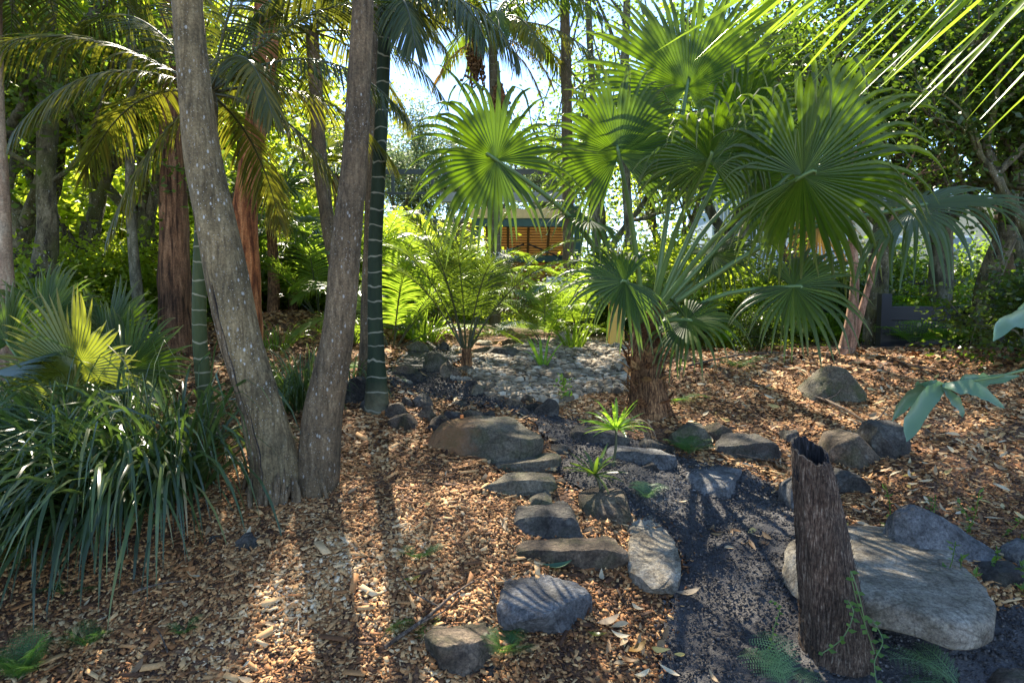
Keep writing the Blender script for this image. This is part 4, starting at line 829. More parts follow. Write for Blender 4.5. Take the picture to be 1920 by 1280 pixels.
FL = [ # hub x, y, distance, axis, normal, radius px, opts
 (1288,165,5.9,(.1,.05,1),(0,-1,-.1),212,dict(span=300,droop=.35,split=.6,nseg=66,cup=.1)),
 (1160,290,5.3,(-.12,.1,1),(.05,-.95,-.3),178,dict(span=310,droop=1.5,split=.58,nseg=64,cup=.12,back=.72)),
 (930,300,5.0,(-.8,-.1,.4),(.05,-.9,.1),208,dict(span=335,droop=1.7,split=.40,nseg=48,cup=.1,back=.8)),
 (1330,300,4.9,(-.1,-.35,.55),(.15,-.8,-.5),165,dict(fold=.3,span=300,droop=3.2,split=.55,nseg=54,cup=.05)),
 (1505,330,4.75,(.85,-.1,.1),(.1,-.85,-.42),292,dict(fold=.3,span=325,droop=2.2,split=.52,nseg=66,cup=.05,back=.58)),
 (1575,235,5.7,(-.3,.1,.8),(.5,-.75,-.3),160,dict(span=280,droop=2.2,split=.55,nseg=50)),
 (1712,388,5.1,(.92,-.25,.18),(.05,-.5,.9),235,dict(span=300,droop=2.2,split=.42,nseg=50,cup=0,mat='fan_blue')),
 (1488,537,5.2,(.45,-.35,-.15),(0,-.85,.5),160,dict(span=320,droop=2.2,split=.42,nseg=44,cup=0)),
 (1288,600,5.4,(.45,-.35,-.1),(0,-.75,.65),138,dict(span=300,droop=2.4,split=.42,nseg=40,cup=0)),
 (1172,528,5.3,(-.55,-.3,-.15),(.1,-.85,.5),150,dict(span=310,droop=2.2,split=.42,nseg=44,cup=0)),
 (1105,412,5.5,(-.35,-.3,.05),(0,-.6,.8),120,dict(span=300,droop=2.6,split=.42,nseg=40,cup=0)),
 (1335,478,5.9,(.55,-.2,.2),(0,-.6,.8),115,dict(span=300,droop=2.4,split=.42,nseg=40,cup=0)),
 (1405,345,5.9,(.5,.1,.6),(-.1,-.9,-.2),175,dict(span=300,droop=1.8,split=.5,nseg=50)),
 (1535,415,5.9,(.1,-.1,-.8),(0,-.9,.3),105,dict(span=200,droop=2.5,split=.3,nseg=26,mat='dead_frond')),
 (1390,240,5.6,(.25,-.2,.7),(.15,-.8,-.4),160,dict(span=280,droop=2.2,split=.55,nseg=50)),
]
for i, (hx, hy, Y, ax, no, rp, o) in enumerate(FL):
    hub = at(hx, hy, Y); a = math.atan2(hub[1]-topP[1], hub[0]-topP[0]); b0 = topP+np.array([math.cos(a)*.06, math.sin(a)*.06, -.05-.12*(hy > 450)])
    o = dict(o); m_ = o.pop('mat', 'fan')
    fan_leaf(r, b0, hub, ax, no, sz(rp, Y), mat=m_, seed=300+i, sag=.10 if hy > 250 else .02, pr=.016, **o)
# ------------------------------------------------------------ low fan palm at the left
r = empty('low_fan_palm', at(150, 850, 4.9), 'low stemless fan palm with golden fans behind the strap leaves', 'palm')
b0 = at(150, 850, 4.9)
for i, (hx, hy, Y, ax, no, rp, sp_, m_, st, dr) in enumerate([(142,694,4.6,(0,-.1,1),(0,-.95,.3),150,215,'fan_gold','petiole_gold',.25),(128,748,4.9,(-.25,0,.9),(0,-1,.3),150,230,'fan_gold','petiole_gold',.5),
   (238,694,5.2,(.85,0,.5),(0,-.8,.5),140,240,'fan','petiole',.5),(85,600,5.6,(.1,.3,1),(.1,-.9,.5),115,240,'fan','petiole',.5),(15,645,5.0,(.1,0,1),(0,-.9,.4),120,260,'fan','petiole',.6),
   (10,815,4.3,(.8,-.3,.05),(0,-.7,.7),110,280,'fan','petiole',.9),(-20,700,4.4,(1,0,.05),(0,-.2,1),150,120,'fan_blue','petiole',.3),(200,640,5.7,(.5,.2,.8),(0,-.9,.5),120,240,'fan','petiole',.6),(255,755,5.4,(.6,-.2,.2),(0,-.7,.7),100,280,'fan','petiole',1.0)]):
    fan_leaf(r, b0+[random.uniform(-.05, .05), 0, 0], at(hx, hy, Y), ax, no, sz(rp, Y), mat=m_, stalk=st, pr=.009, sag=.02, seed=400+i, span=sp_, nseg=44, split=.6, droop=dr, cup=.12, back=.85)
# ------------------------------------------------------------ strap leaved clumps
def clump(px, py, label, n, L, W, up, bias, rad, mat='strap', droop=(.9, 2.2), seed=1, name='strap_leaf_clump', cat='plant', K=9, Y=None):
    c = gnd(px, py) if Y is None else at(px, py, Y); rs = np.random.RandomState(seed); a = rs.uniform(0, 2*PI, n); q = np.sqrt(rs.rand(n))*rad
    B = np.stack([c[0]+np.cos(a)*q, c[1]+np.sin(a)*q, np.zeros(n)], -1); B[:, 2] = tz(B[:, 0], B[:, 1])-.02
    out = rs.uniform(.15, 1.0, n); D = np.stack([np.cos(a)*out+bias[0], np.sin(a)*out+bias[1], rs.uniform(*up, n)], -1)+rs.normal(0, .12, (n, 3))
    mb = MB(); blades(mb, B, D, rs.uniform(L*.6, L*1.1, n), rs.uniform(W*.7, W*1.2, n), rs.uniform(*droop, n), seed, K)
    return tag(mb.obj(name, M[mat], origin=c), label, cat)
clump(305, 930, 'arching clump of glossy strap leaves left of the twin trunks', 330, 1.2, .024, (.9, 1.7), (-.25, -.35), .26, seed=51, droop=(.9, 2.9))
clump(180, 945, 'broadest strap leaf clump, pouring down the left slope', 430, 1.3, .024, (.8, 1.6), (-.4, -.4), .32, seed=52, droop=(.9, 2.9))
clump(20, 960, 'strap leaf clump cut off by the left edge', 380, 1.3, .024, (.7, 1.5), (-.35, -.45), .35, seed=53, droop=(.9, 2.9))
clump(90, 880, 'strap leaf clump at the back, beneath the golden fans', 320, 1.0, .018, (.9, 1.7), (-.2, -.2), .3, seed=54, droop=(1.2, 3))
clump(560, 760, 'dark strap leaf clump seen in the V of the twin trunks', 300, .75, .013, (.9, 1.8), (-.1, -.1), .18, seed=55, droop=(1, 2.6))
clump(662, 735, 'small silvery strap leaf tuft beside the ringed palm', 46, .6, .016, (1, 2), (.15, -.1), .1, seed=56, droop=(1, 3))
clump(520, 655, 'sunlit grassy tuft on the slope behind the twin trunks', 60, .5, .014, (1, 2), (0, 0), .15, seed=57, mat='feather_bright')
clump(792, 640, 'bright broad leaved lily clump above the upper path', 60, .62, .05, (.9, 2), (0, 0), .18, 'feather_bright', seed=58, droop=(.6, 2.2), name='lily_clump')
clump(735, 610, 'yellowing lily clump left of the bright broad leaved one', 40, .55, .05, (.6, 1.4), (0, 0), .18, 'fan_gold', seed=59, droop=(.6, 2.0), name='lily_clump')
clump(1018, 690, 'single young lily with a few upright leaves on the gravel', 11, .5, .04, (1.2, 2), (0, 0), .03, 'lime_blade', seed=60, droop=(.3, 1.3), name='young_lily')
clump(1075, 655, 'lime leaved lily tuft beside the sunlit rocks', 26, .5, .035, (.8, 2), (0, 0), .1, 'feather_bright', seed=61, droop=(.3, 1.6), name='lily_clump')
clump(640, 640, 'grassy tuft right behind the curved bare trunk', 80, .6, .018, (.9, 2), (0, 0), .2, 'feather_bright', seed=62)
# ------------------------------------------------------------ small palms by the steps
def lady(px, base, hub, Y, R, mat, label, seed, n=22):
    b = at(*base, Y); r = empty('small_fan_palm', b, label, 'palm'); h = at(*hub, Y)
    mb = MB(); mb.tube(cr([b-[0, 0, .05], (b+h)/2+[.01, 0, 0], h], 8), np.linspace(.011, .007, 8), 7); mb.obj('stem', M['petiole_dark'], r)
    rs = np.random.RandomState(seed); a = np.linspace(0, 2*PI, n, endpoint=False)+rs.uniform(-.1, .1, n)
    D = np.stack([np.cos(a), np.sin(a)*.75-.25, rs.uniform(-.05, .9, n)], -1); D[::3, 2] += .9
    mb = MB(); blades(mb, np.repeat(h[None], n, 0), D, rs.uniform(R*.8, R*1.1, n), R*.115, rs.uniform(.1, .8, n), seed, 7); mb.obj('leaf_whorl', M[mat], r); return r
r = lady(0, (1150,860), (1155,805), 4.5, .27, 'lime_blade', 'small bright green palm with finger leaves beside the top step', 71, 26)
rs = np.random.RandomState(72); h = at(1172, 800, 4.65); n = 16; a = rs.uniform(-1.2, 1.0, n); mb = MB()
blades(mb, np.repeat(h[None], n, 0), np.stack([np.cos(a)*.6+.1, np.sin(a)*.5, np.full(n, .7)], -1), rs.uniform(.25, .4, n), .008, rs.uniform(3, 5, n), 72, 9); mb.obj('dead_leaf', M['dry'], r)
lady(0, (1128,925), (1115,890), 4.2, .22, 'fan_blue', 'small blue green palm with drooping finger leaves in front of the bright one', 73, 20)
# ------------------------------------------------------------ feather leaved palms
def feather_shrub(loc, label, n, L, mat, seed, el=(.7, 1.35), group=None, stem=.0, name='feather_palm', **k):
    r = empty(name, loc, label, 'palm', group); rs = np.random.RandomState(seed); b = np.array(loc)+[0, 0, stem]
    if stem: mb = MB(); mb.tube([np.array(loc)-[0, 0, .1], b], [.07, .05], 12); mb.obj('stem', M['boots'], r)
    for i in range(n):
        a = i*2.39996+rs.uniform(-.3, .3); e = rs.uniform(*el)
        feather_frond(r, b+np.array([math.cos(a), math.sin(a), 0])*.05, [math.cos(a)*math.cos(e), math.sin(a)*math.cos(e)*.8, math.sin(e)], L*rs.uniform(.8, 1.1), mat, seed=seed*40+i, **k)
    return r
feather_shrub(at(875, 690, 7.2), 'young feather palm standing between upper path and gravel', 13, 1.6, 'feather', 81, (.9, 1.42), stem=.22, bend=.85, nl=42, ll=.34, lw=.016, start=.3, vee=.2, droop=.5, rr=.011)
fp = feather_shrub(gw(0, 0), '', 11, 1.9, 'feather_bright', 82, (.5, 1.3), bend=1.1, nl=50, ll=.4, lw=.022, start=.22, vee=.15, droop=.6, group='feather palms of the undergrowth')
spots = [(735,600,8.6,1.0,'arching lime feather palm left of the young feather palm'),(600,600,10.5,1.1,'lime feather palm glowing behind the right trunk'),(1020,600,9.3,.65,'dark and lime feather palm in front of the garden shelter'),
  (830,600,11,1.15,'feather palm partly hiding the shelter from the left'),(560,610,12.5,1.0,'feather palm far back at the edge of the left slope'),(690,600,11,1.2,'feather palm between right trunk and ringed palm'),
  (1090,615,10.5,.9,'feather palm just left of the yellow post'),(1260,625,10,1.0,'feather palm behind the big fan palm trunk'),(780,600,13,1.5,'tall feather palm below the dark railing'),(500,600,14,1.2,'small distant feather palm by the blue window'),(1450,640,11.5,.9,'feather palm behind the hanging fan leaf')]
for i, (px, py, Y, s, lab) in enumerate(spots):
    o = fp if i == 0 else copy_tree(fp); p = at(px, py, Y); p[2] = gw(p[0], p[1])[2]-.02; o.location = Vector(p.tolist()); o.scale = (s, s, s); o.rotation_euler.z = i*1.3; o['label'] = lab
# tall feather palm in the distance with fruit
r = empty('tall_feather_palm', at(928, 640, 12), 'tall distant feather palm with hanging fruit under its crown against the sky', 'palm tree')
tr, P, R = trunk(r, [(924,55,9),(925,150,8),(927,250,8),(929,350,8.5),(930,480,9.5),(928,600,11),(928,645,12)], 12, 'ring_far', rough=.02, seed=5)
top = P[-1]
rs = np.random.RandomState(6)
for i in range(17):
    a = i*2.39996; e = rs.uniform(-.15, 1.15)
    feather_frond(r, top+[0, 0, .1], [math.cos(a)*math.cos(e), math.sin(a)*math.cos(e), math.sin(e)], 2.3*rs.uniform(.85, 1.1), ['feather', 'feather_gold', 'feather'][i % 3], seed=500+i, bend=1.5, nl=50, ll=.5, lw=.03, droop=1.6, vee=-.1, rr=.02)
for i, (dx, dz) in enumerate([(-.28, -.1), (.1, -.9)]):
    mb = MB()
    for k in range(46):
        s = top+np.array([dx, -.1, dz]); e = s+np.array([rs.normal(0, .1), rs.normal(0, .08), -rs.uniform(.4, 1.0)])
        mb.tube(cr([s, (s+e)/2+[rs.normal(0, .05), 0, 0], e], 6), [.012]*6, 4, .8, k)
        for q in range(5):
            c = s+(e-s)*rs.uniform(.2, 1)+rs.normal(0, .03, 3); mb.box(c, (.04, .04, .04), rs.uniform(0, 3))
    mb.obj('fruit_bunch', M['boots'], r)
for i, (dx, dz) in enumerate([(-.6, -.5), (.8, -.5), (.5, -.9)]):
    feather_frond(r, top+[0, 0, -.15], [dx, -.1, dz*.4+.1], 1.5, 'dead_frond', seed=530+i, bend=2.2, nl=34, ll=.4, lw=.035, droop=2, part='dead_frond')
# palm whose fronds hang in at the top left
r = empty('feather_palm', gw(at(40, -140, 5.6)[0]-3.4, at(40, -140, 5.6)[1]+.6), 'dark feather palm whose fronds hang in from the top left corner', 'palm tree')
mb = MB(); tp = at(40, -140, 5.6); gp = gw(tp[0]-3.4, tp[1]+.6); mb.tube(cr([gp-[0, 0, .2], (gp+tp)/2+[.05, .3, 0], tp], 16), np.linspace(.11, .08, 16), 16, .03, 1); mb.obj('trunk', M['ring_far'], r)
palm_crown(r, tp, 13, 2.0, 'feather_dark', 90, (-.2, .8), nl=44, ll=.45, lw=.022, droop=1.3, bend=1.5)
# palm with a curved bare trunk between the grey ones
r = empty('feather_palm', at(672, 665, 9.0), 'feather palm with a curved bare trunk seen between the two grey trunks', 'palm tree')
_, P, R = trunk(r, [(585,60,12),(594,200,12),(600,300,13),(612,400,13),(625,470,14),(640,540,14),(660,620,15),(672,665,24)], 9.0, 'bark_brown', rough=.03, seed=38); tp = P[-1]
for i in range(14):
    a = i*2.39996; e = [.1, .5, .9][i % 3]; feather_frond(r, tp, [math.cos(a)*math.cos(e), math.sin(a)*math.cos(e), math.sin(e)], 2.2, ['feather_dark', 'feather_gold'][i % 2], seed=560+i, bend=1.8, nl=50, ll=.5, lw=.028, droop=1.5, vee=-.1, rr=.016)
# distant blue fan palms left of centre
for j, (hx, hy, Y, lab) in enumerate([(505,410,10.5,'bluish fan palm with a thin trunk left of centre'), (630,330,13,'yellow green fan palm beside the right grey trunk'), (545,470,12,'short bluish fan palm behind the curved bare trunk')]):
    c = at(hx, hy, Y); g_ = gw(c[0], c[1]); r = empty('distant_fan_palm', g_, lab, 'palm tree'); mb = MB(); mb.tube(cr([g_-[0, 0, .2], (g_+c)/2+[.05, 0, 0], c], 12), np.linspace(.1, .07, 12), 10, .08, j); mb.obj('trunk', M['boots'], r)
    rs = np.random.RandomState(600+j)
    for i in range(15):
        a = i*2.39996; e = rs.uniform(-.5, 1.1); d = np.array([math.cos(a)*math.cos(e), math.sin(a)*math.cos(e), math.sin(e)]); h = c+d*.65
        fan_leaf(r, c, h, d+[0, 0, -.2], nrm(np.cross(np.cross(d, [0, 0, 1.]), d)+[0, -.3, 0]), .55, 'fan_blue' if j != 1 else 'fan_gold', pr=.008, seed=610+i+j*20, span=300, nseg=26, split=.5, droop=1.6, K=7)
# frond close to the camera, top right
Yc = 2.3; r = empty('overhanging_frond', at(2250, -200, Yc), 'sunlit palm frond hanging in close at the top right corner', 'palm frond')
Pr = cr([at(2250, -60, 2.5), at(2050, -150, Yc), at(1800, -160, Yc), at(1560, -110, 2.4)], 30); mb = MB(); mb.tube(Pr, np.linspace(.012, .004, 30), 8); mb.obj('leaf_stalk', M['petiole'], r)
n = 38; rs = np.random.RandomState(11); q = np.linspace(0, 29, n); B = np.array([Pr[int(k)]+(Pr[min(int(k)+1, 29)]-Pr[int(k)])*(k-int(k)) for k in q])
mb = MB(); D = np.stack([-.62+rs.normal(0, .04, n)-.12*np.linspace(0, 1, n), rs.uniform(-.15, .35, n), -.72+rs.normal(0, .06, n)+.22*np.linspace(0, 1, n)], -1)
blades(mb, B, D, .74*np.linspace(1.1, .85, n)*rs.uniform(.85, 1.1, n), .034, rs.uniform(.0, .25, n), 12, 9)
D2 = D.copy(); D2[:, 1] -= .7; D2[:, 2] += .2; blades(mb, B[::2], D2[::2], .42, .02, .4, 13, 9); mb.obj('frond_blade', M['feather_bright'], r)
b_ = gw(3.6, 2.9)
mb = MB(); mb.tube(cr([b_-[0, 0, .1], b_+[-.1, 0, 1.6], at(2250, -60, 2.5)], 12), np.linspace(.05, .012, 12), 10); mb.obj('leaf_stem', M['petiole'], r)
# ginger leaves at the right
r = empty('ginger_plant', gw(3.05, 3.4), 'broad leaved ginger stem with torn grey green leaves reaching in from the right', 'plant')
def broad(root, pts, Y, W, part='leaf', mat='ginger', fold=.25, seed=0):
    P = cr([at(a, b, y) for (a, b), y in zip(pts, Y)], 14); T = nrm(np.gradient(P, axis=0)); s = nrm(np.cross(T, [.1, -1, .35])); n_ = np.cross(s, T)
    w_ = W/2*np.interp(np.linspace(0, 1, 14), [0, .12, .4, .75, 1], [.12, .75, 1, .7, .02])*(1+np.random.RandomState(seed).uniform(-.30, .12, 14))
    mb = MB(); ins = (P-n_*(w_*fold)[:, None])
    wav = np.sin(np.linspace(0, 14, 14)+seed)*.12
    mb.strips(ins[None], (s*w_[:, None]+n_*(w_*wav)[:, None])[None], (n_*(w_*fold*2)[:, None])[None]*-1, [.5]); return mb.obj(part, M[mat], root)
st = cr([gw(3.05, 3.4), at(2080, 720, 3.4), at(1960, 690, 3.3), at(1860, 708, 3.2), at(1765, 722, 3.15)], 20); mb = MB(); mb.tube(st, np.linspace(.014, .004, 20), 8); mb.obj('stem', M['petiole'], r)
broad(r, [(1772,720),(1745,745),(1715,790),(1700,828)], [3.15, 3.05, 3.0, 2.95], .115, seed=1); broad(r, [(1765,722),(1735,730),(1700,755),(1672,790)], [3.15, 3.2, 3.2, 3.2], .085, seed=2)
broad(r, [(1768,718),(1805,720),(1845,735),(1884,765)], [3.15, 3.05, 3.0, 3.0], .10, seed=3); broad(r, [(1800,712),(1835,712),(1870,710),(1912,704)], [3.2, 3.2, 3.2, 3.2], .07, seed=4)
broad(r, [(1770,724),(1790,745),(1803,765),(1805,782)], [3.15, 3.1, 3.1, 3.1], .06, seed=5); broad(r, [(1760,718),(1735,718),(1715,722)], [3.15, 3.2, 3.3], .05, seed=6)
r = empty('ginger_plant', gw(3.3, 3.5), 'smooth green ginger leaves poking in at the right edge above the torn ones', 'plant')
mb = MB(); mb.tube(cr([gw(3.3, 3.5), at(2060, 700, 3.4), at(1985, 585, 3.2)], 12), np.linspace(.012, .006, 12), 8); mb.obj('stem', M['petiole'], r)
broad(r, [(1975,600),(1930,596),(1890,605),(1862,640)], [3.2, 3.15, 3.1, 3.05], .10, seed=7); broad(r, [(1985,590),(1950,640),(1925,700)], [3.2, 3.15, 3.1], .08, seed=8); broad(r, [(1985,580),(1950,565),(1905,590)], [3.2, 3.2, 3.2], .09, seed=9)
r = empty('leafy_weed', gw(2.45, 3.3), 'thin leafy weeds under the ginger leaves at the right edge', 'plant')
for i in range(14):
    rs = np.random.RandomState(i+900); g_ = gw(2.5+rs.uniform(-.35, .5), 3.35+rs.uniform(-.2, .7)); mb = MB(); e = g_+[rs.uniform(-.12, .08), -.05, rs.uniform(.12, .34)]
    mb.tube(cr([g_, (g_+e)/2+[.02, 0, 0], e], 6), [.0025]*6, 4); n = 12; tt = rs.rand(n)[:, None]; C = g_+(e-g_)*tt; D = rs.normal(0, 1, (n, 3)); D[:, 2] = abs(D[:, 2])*.3; D = nrm(D)*.05; mb.kites(C, D, nrm(np.cross(D, [0, 0, 1.]))*.011); mb.obj('stem', M['vine'], r)
# ------------------------------------------------------------ stump with creeper
YS = 3.0
pts = [(1519,846,34),(1524,880,37),(1535,950,43),(1548,1050,51),(1560,1130,58),(1568,1190,65),(1572,1228,72)]
b = at(1570, 1215, YS); r = empty('tree_stump', b, 'leaning fibrous palm stump with a charred hollow top beside the dark path', 'tree stump')
P, R = px_trunk(pts, YS, 60); P = P[::-1].copy(); R = R[::-1].copy(); n = 60; th = np.linspace(0, 2*PI, n, endpoint=False)
rs = np.random.RandomState(4); rr = 1+.03*np.sin(3*th+1)+.02*np.sin(7*th)[None]+rs.normal(0, .012, (1, n))*np.ones((60, 1))+rs.normal(0, .012, (60, n))
V = P[:, None]+np.stack([np.cos(th)[None]*R[:, None]*rr, np.sin(th)[None]*R[:, None]*rr, np.zeros((60, n))], -1)
k = np.clip((np.arange(60)-44)/15, 0, 1)[:, None]**1.5; V[..., 2] += k*(np.sin(th)[None]*.045+.02*np.cos(th)[None]*-1+.005*np.sin(5*th)[None]+.004*np.sin(13*th+1)[None]); V[..., 2] += k**4*rs.uniform(0, .004, (1, n))
dent = np.exp(-((np.arange(60)-40.)/1.2)[:, None]**2)*np.exp(-((th-4.9)/.5)**2)[None]; V -= dent[..., None]*.012*np.stack([np.cos(th), np.sin(th), 0*th], -1)[None]
i = np.arange(59)[:, None]*n; j = np.arange(n)[None]; j2 = (j+1) % n; f = np.stack([i+j, i+j2, i+n+j2, i+n+j], -1).reshape(-1, 4)
mb = MB(); mb.add(V, f, .5); mb.obj('trunk', M['stump'], r)
topc = V[-1].mean(0); rim = V[-1]; L_ = [rim]
for s, dz in ((.86, .004), (.8, -.02), (.76, -.08), (.7, -.16), (.05, -.17)): q = topc+(rim-topc)*s; q[:, 2] = rim[:, 2]+dz-(0 if dz > -.1 else 0); L_.append(q)
V2 = np.array(L_); i = np.arange(len(L_)-1)[:, None]*n; f = np.stack([i+j, i+j2, i+n+j2, i+n+j], -1).reshape(-1, 4); mb = MB(); mb.add(V2, f, .5)
for q in range(70):
    a = rs.uniform(0, 2*PI); c = topc+np.array([math.cos(a)*R[-1]*.84, math.sin(a)*R[-1]*.84, math.sin(a)*.033]); mb.tube([c+[0, 0, -.12], c+[0, 0, -.012+rs.uniform(0, .012)]], [.004, .002], 4)
mb.obj('charred_hollow', M['char'], r)
mb = MB()   # coarse fibres standing off the surface
for q in range(900):
    ii_ = rs.randint(1, 56); jj_ = rs.randint(0, n); c = V[ii_, jj_]; o = nrm(c-P[ii_]); e = c+o*rs.uniform(.002, .008)+np.array([0, 0, rs.uniform(.012, .035)])*rs.choice([-1, 1]); mb.tube([c-o*.002, e], [.0016, .0004], 3, cap=False)
mb.obj('bark_fibre', M['stump'], r)
def vine(pts, Y, label, seed, leaf=.032, mat='vine', n=3.2, name='creeper'):
    P = cr([at(a, b_, y) for (a, b_), y in zip(pts, Y)], 26); r = empty(name, P[0], label, 'plant'); mb = MB(); mb.tube(P, np.full(26, .0022), 5); mb.obj('stem', M['petiole'], r)
    rs = np.random.RandomState(seed); mb = MB(); k = np.arange(1, 26, 2); C = P[k]; D = np.stack([np.where(np.arange(len(k)) % 2, 1, -1)*1., rs.uniform(-.9, -.2, len(k)), rs.uniform(-.5, .2, len(k))], -1); D = nrm(D)*leaf*rs.uniform(.7, 1.2, (len(k), 1))
    mb.kites(C, D, nrm(np.cross(D, [0, -.6, .8]))*leaf*.34); mb.obj('foliage', M[mat], r); return r
vine([(1640,1225),(1625,1180),(1605,1120),(1595,1070),(1612,1120),(1622,1170)], [2.8, 2.82, 2.82, 2.84, 2.8, 2.78], 'green creeper climbing the foot of the stump', 5)
vine([(1540,1225),(1580,1195),(1600,1150),(1590,1125)], [2.75, 2.77, 2.8, 2.82], 'short creeper crossing the stump foot at the left', 6)
vine([(1645,1290),(1640,1240),(1655,1200),(1635,1160)], [2.6, 2.68, 2.74, 2.8], 'creeper on the soil in front of the stump', 7)
vine([(1445,1215),(1450,1180),(1462,1140),(1448,1125)], [2.95, 2.95, 2.95, 2.95], 'thin curled seedling on the soil left of the stump', 8, .02, n=1, name='seedling')
# ------------------------------------------------------------ ferns
def gf(px, py, *a, **k): return fern(gnd(px, py), *a, **k)
gf(1480, 1300, 5, .30, 'pale fern at the bottom edge left of the stump', 'fern_pale', seed=3, up=1.0, az=(.2, 3.0))
gf(1810, 1300, 4, .36, 'pale fern in the bottom right corner', 'fern_pale', seed=4, up=1.0, az=(1.2, 3.2))
gf(950, 1225, 12, .17, 'small green fern between brown stone and grey slab', 'fern', seed=5, up=1.4)
gf(785, 1050, 5, .17, 'tiny fern standing alone in the mulch', 'fern', seed=6, up=1.2)
gf(790, 1160, 5, .2, 'flat lime fern sprig near the fallen sticks', 'fern_lime', seed=7, up=.3)
gf(40, 1275, 16, .24, 'dark bushy fern in the bottom left corner', 'fern', seed=8, up=2.4)
gf(165, 1215, 8, .17, 'small dark fern beside the bushy corner fern', 'fern', seed=9, up=1.8)
gf(125, 1115, 4, .18, 'little fern sprig under the strap leaves', 'fern', seed=10, up=1.0)
gf(20, 1060, 5, .3, 'bright fern poking out of the strap leaves at the left edge', 'fern_lime', seed=11, up=1.0)
gf(1212, 935, 9, .2, 'soft pale fern hanging over the path edge', 'fern_pale', seed=12, up=1.4)
gf(1290, 850, 10, .24, 'dark green fern in front of a mossy stone', 'fern', seed=13, up=1.4)
gf(1262, 755, 6, .36, 'bright fern right of the shaggy palm foot', 'fern_lime', seed=14, up=.5)
gf(1165, 705, 6, .3, 'lime fern left of the shaggy palm foot', 'fern_lime', seed=15, up=.4)
gf(1385, 690, 10, .36, 'dark fern at the crest of the right slope', 'fern', seed=16, up=.9)
gf(340, 1190, 6, .14, 'dark fern fallen over the front mulch', 'fern', seed=17, up=1.2)
gf(640, 700, 8, .3, 'fern behind the right trunk foot', 'fern', seed=18, up=.8)
c = gnd(1057, 750); r = empty('leafy_seedling', c, 'bright leafy seedling on the mulch beside the gravel', 'plant'); mb = MB(); rs = np.random.RandomState(1)
n = 60; C = c+np.stack([rs.normal(0, .035, n), rs.normal(0, .03, n), rs.uniform(.0, .22, n)], -1); D = nrm(rs.normal(0, 1, (n, 3))+[0, 0, .4])*.05; mb.kites(C, D, nrm(np.cross(D, [.2, .1, 1.]))*.016); mb.obj('leaf', M['lime_blade'], r)
mb = MB(); mb.tube([c, c+[0, 0, .2]], [.004, .002], 5); mb.obj('stem', M['petiole'], r)
# big sunlit ferns at the back right
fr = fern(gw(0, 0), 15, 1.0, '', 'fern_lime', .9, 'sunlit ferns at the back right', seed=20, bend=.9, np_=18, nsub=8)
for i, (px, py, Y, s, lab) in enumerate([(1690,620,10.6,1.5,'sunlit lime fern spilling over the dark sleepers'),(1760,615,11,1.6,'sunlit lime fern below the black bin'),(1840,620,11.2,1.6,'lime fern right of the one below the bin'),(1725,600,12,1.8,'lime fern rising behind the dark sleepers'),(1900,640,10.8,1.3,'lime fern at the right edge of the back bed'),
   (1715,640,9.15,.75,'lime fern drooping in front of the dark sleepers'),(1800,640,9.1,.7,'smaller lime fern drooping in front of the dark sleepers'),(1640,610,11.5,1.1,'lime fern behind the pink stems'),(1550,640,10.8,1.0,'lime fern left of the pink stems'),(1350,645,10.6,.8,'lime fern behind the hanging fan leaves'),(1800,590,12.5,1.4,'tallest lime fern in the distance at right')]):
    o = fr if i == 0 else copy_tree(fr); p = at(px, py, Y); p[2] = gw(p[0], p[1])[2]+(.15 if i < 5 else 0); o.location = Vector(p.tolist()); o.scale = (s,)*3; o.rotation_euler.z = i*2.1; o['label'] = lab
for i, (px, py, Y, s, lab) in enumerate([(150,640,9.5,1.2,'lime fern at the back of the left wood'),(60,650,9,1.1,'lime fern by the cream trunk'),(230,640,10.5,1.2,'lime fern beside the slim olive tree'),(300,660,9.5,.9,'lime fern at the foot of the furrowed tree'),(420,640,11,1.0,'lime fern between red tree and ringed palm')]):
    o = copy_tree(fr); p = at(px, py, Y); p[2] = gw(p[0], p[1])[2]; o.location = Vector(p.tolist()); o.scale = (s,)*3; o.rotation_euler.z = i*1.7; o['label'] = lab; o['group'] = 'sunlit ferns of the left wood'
# ------------------------------------------------------------ sticks
def stick(pts, rad, label, side=0, name='fallen_stick'):
    P = np.array([gnd(a, b_) for a, b_ in pts])+[0, 0, .025]; P = cr(P, 24); P[:, 2] += .02*np.sin(np.linspace(0, PI, 24)); mb = MB(); mb.tube(P, np.linspace(rad, rad*.35, 24), 7, .3, int(pts[0][0]))
    for s in range(side): k = 6+s*5; mb.tube([P[k], P[k]+[.12*(-1)**s, .03, .05], P[k]+[.2*(-1)**s, .08, .12]], [rad*.5, rad*.35, rad*.2], 5, .2, s)
    return tag(mb.obj(name, M['stick'], origin=P[0]), label, 'stick')
stick([(1505,742),(1560,765),(1620,800),(1690,862)], .017, 'long dead branch running down the right mulch slope', 3, 'fallen_branch')
stick([(1860,740),(1800,730),(1730,742),(1700,750)], .008, 'thin twig under the ginger leaves')
stick([(722,1225),(800,1175),(850,1130),(890,1098)], .011, 'reddish forked stick on the mulch left of the grey slab', 2)
stick([(930,1140),(915,1110),(893,1095)], .006, 'short thin twig touching the grey slab')
stick([(1290,690),(1400,670),(1500,665)], .014, 'grey branch lying along the crest of the right slope')
stick([(1620,660),(1700,690),(1760,700)], .012, 'pale branch fallen across the litter at the foot of the dark sleepers', 2, 'fallen_branch')
stick([(315,1235),(300,1205),(288,1190)], .004, 'thin twig standing out of the front mulch')
stick([(250,1120),(300,1112),(350,1100)], .008, 'dark twig below the strap leaves')
stick([(1700,1060),(1760,1062),(1830,1075)], .005, 'tiny twig on the flat slab')
stick([(1340,850),(1420,870),(1500,880)], .006, 'curved twig by the path bend')
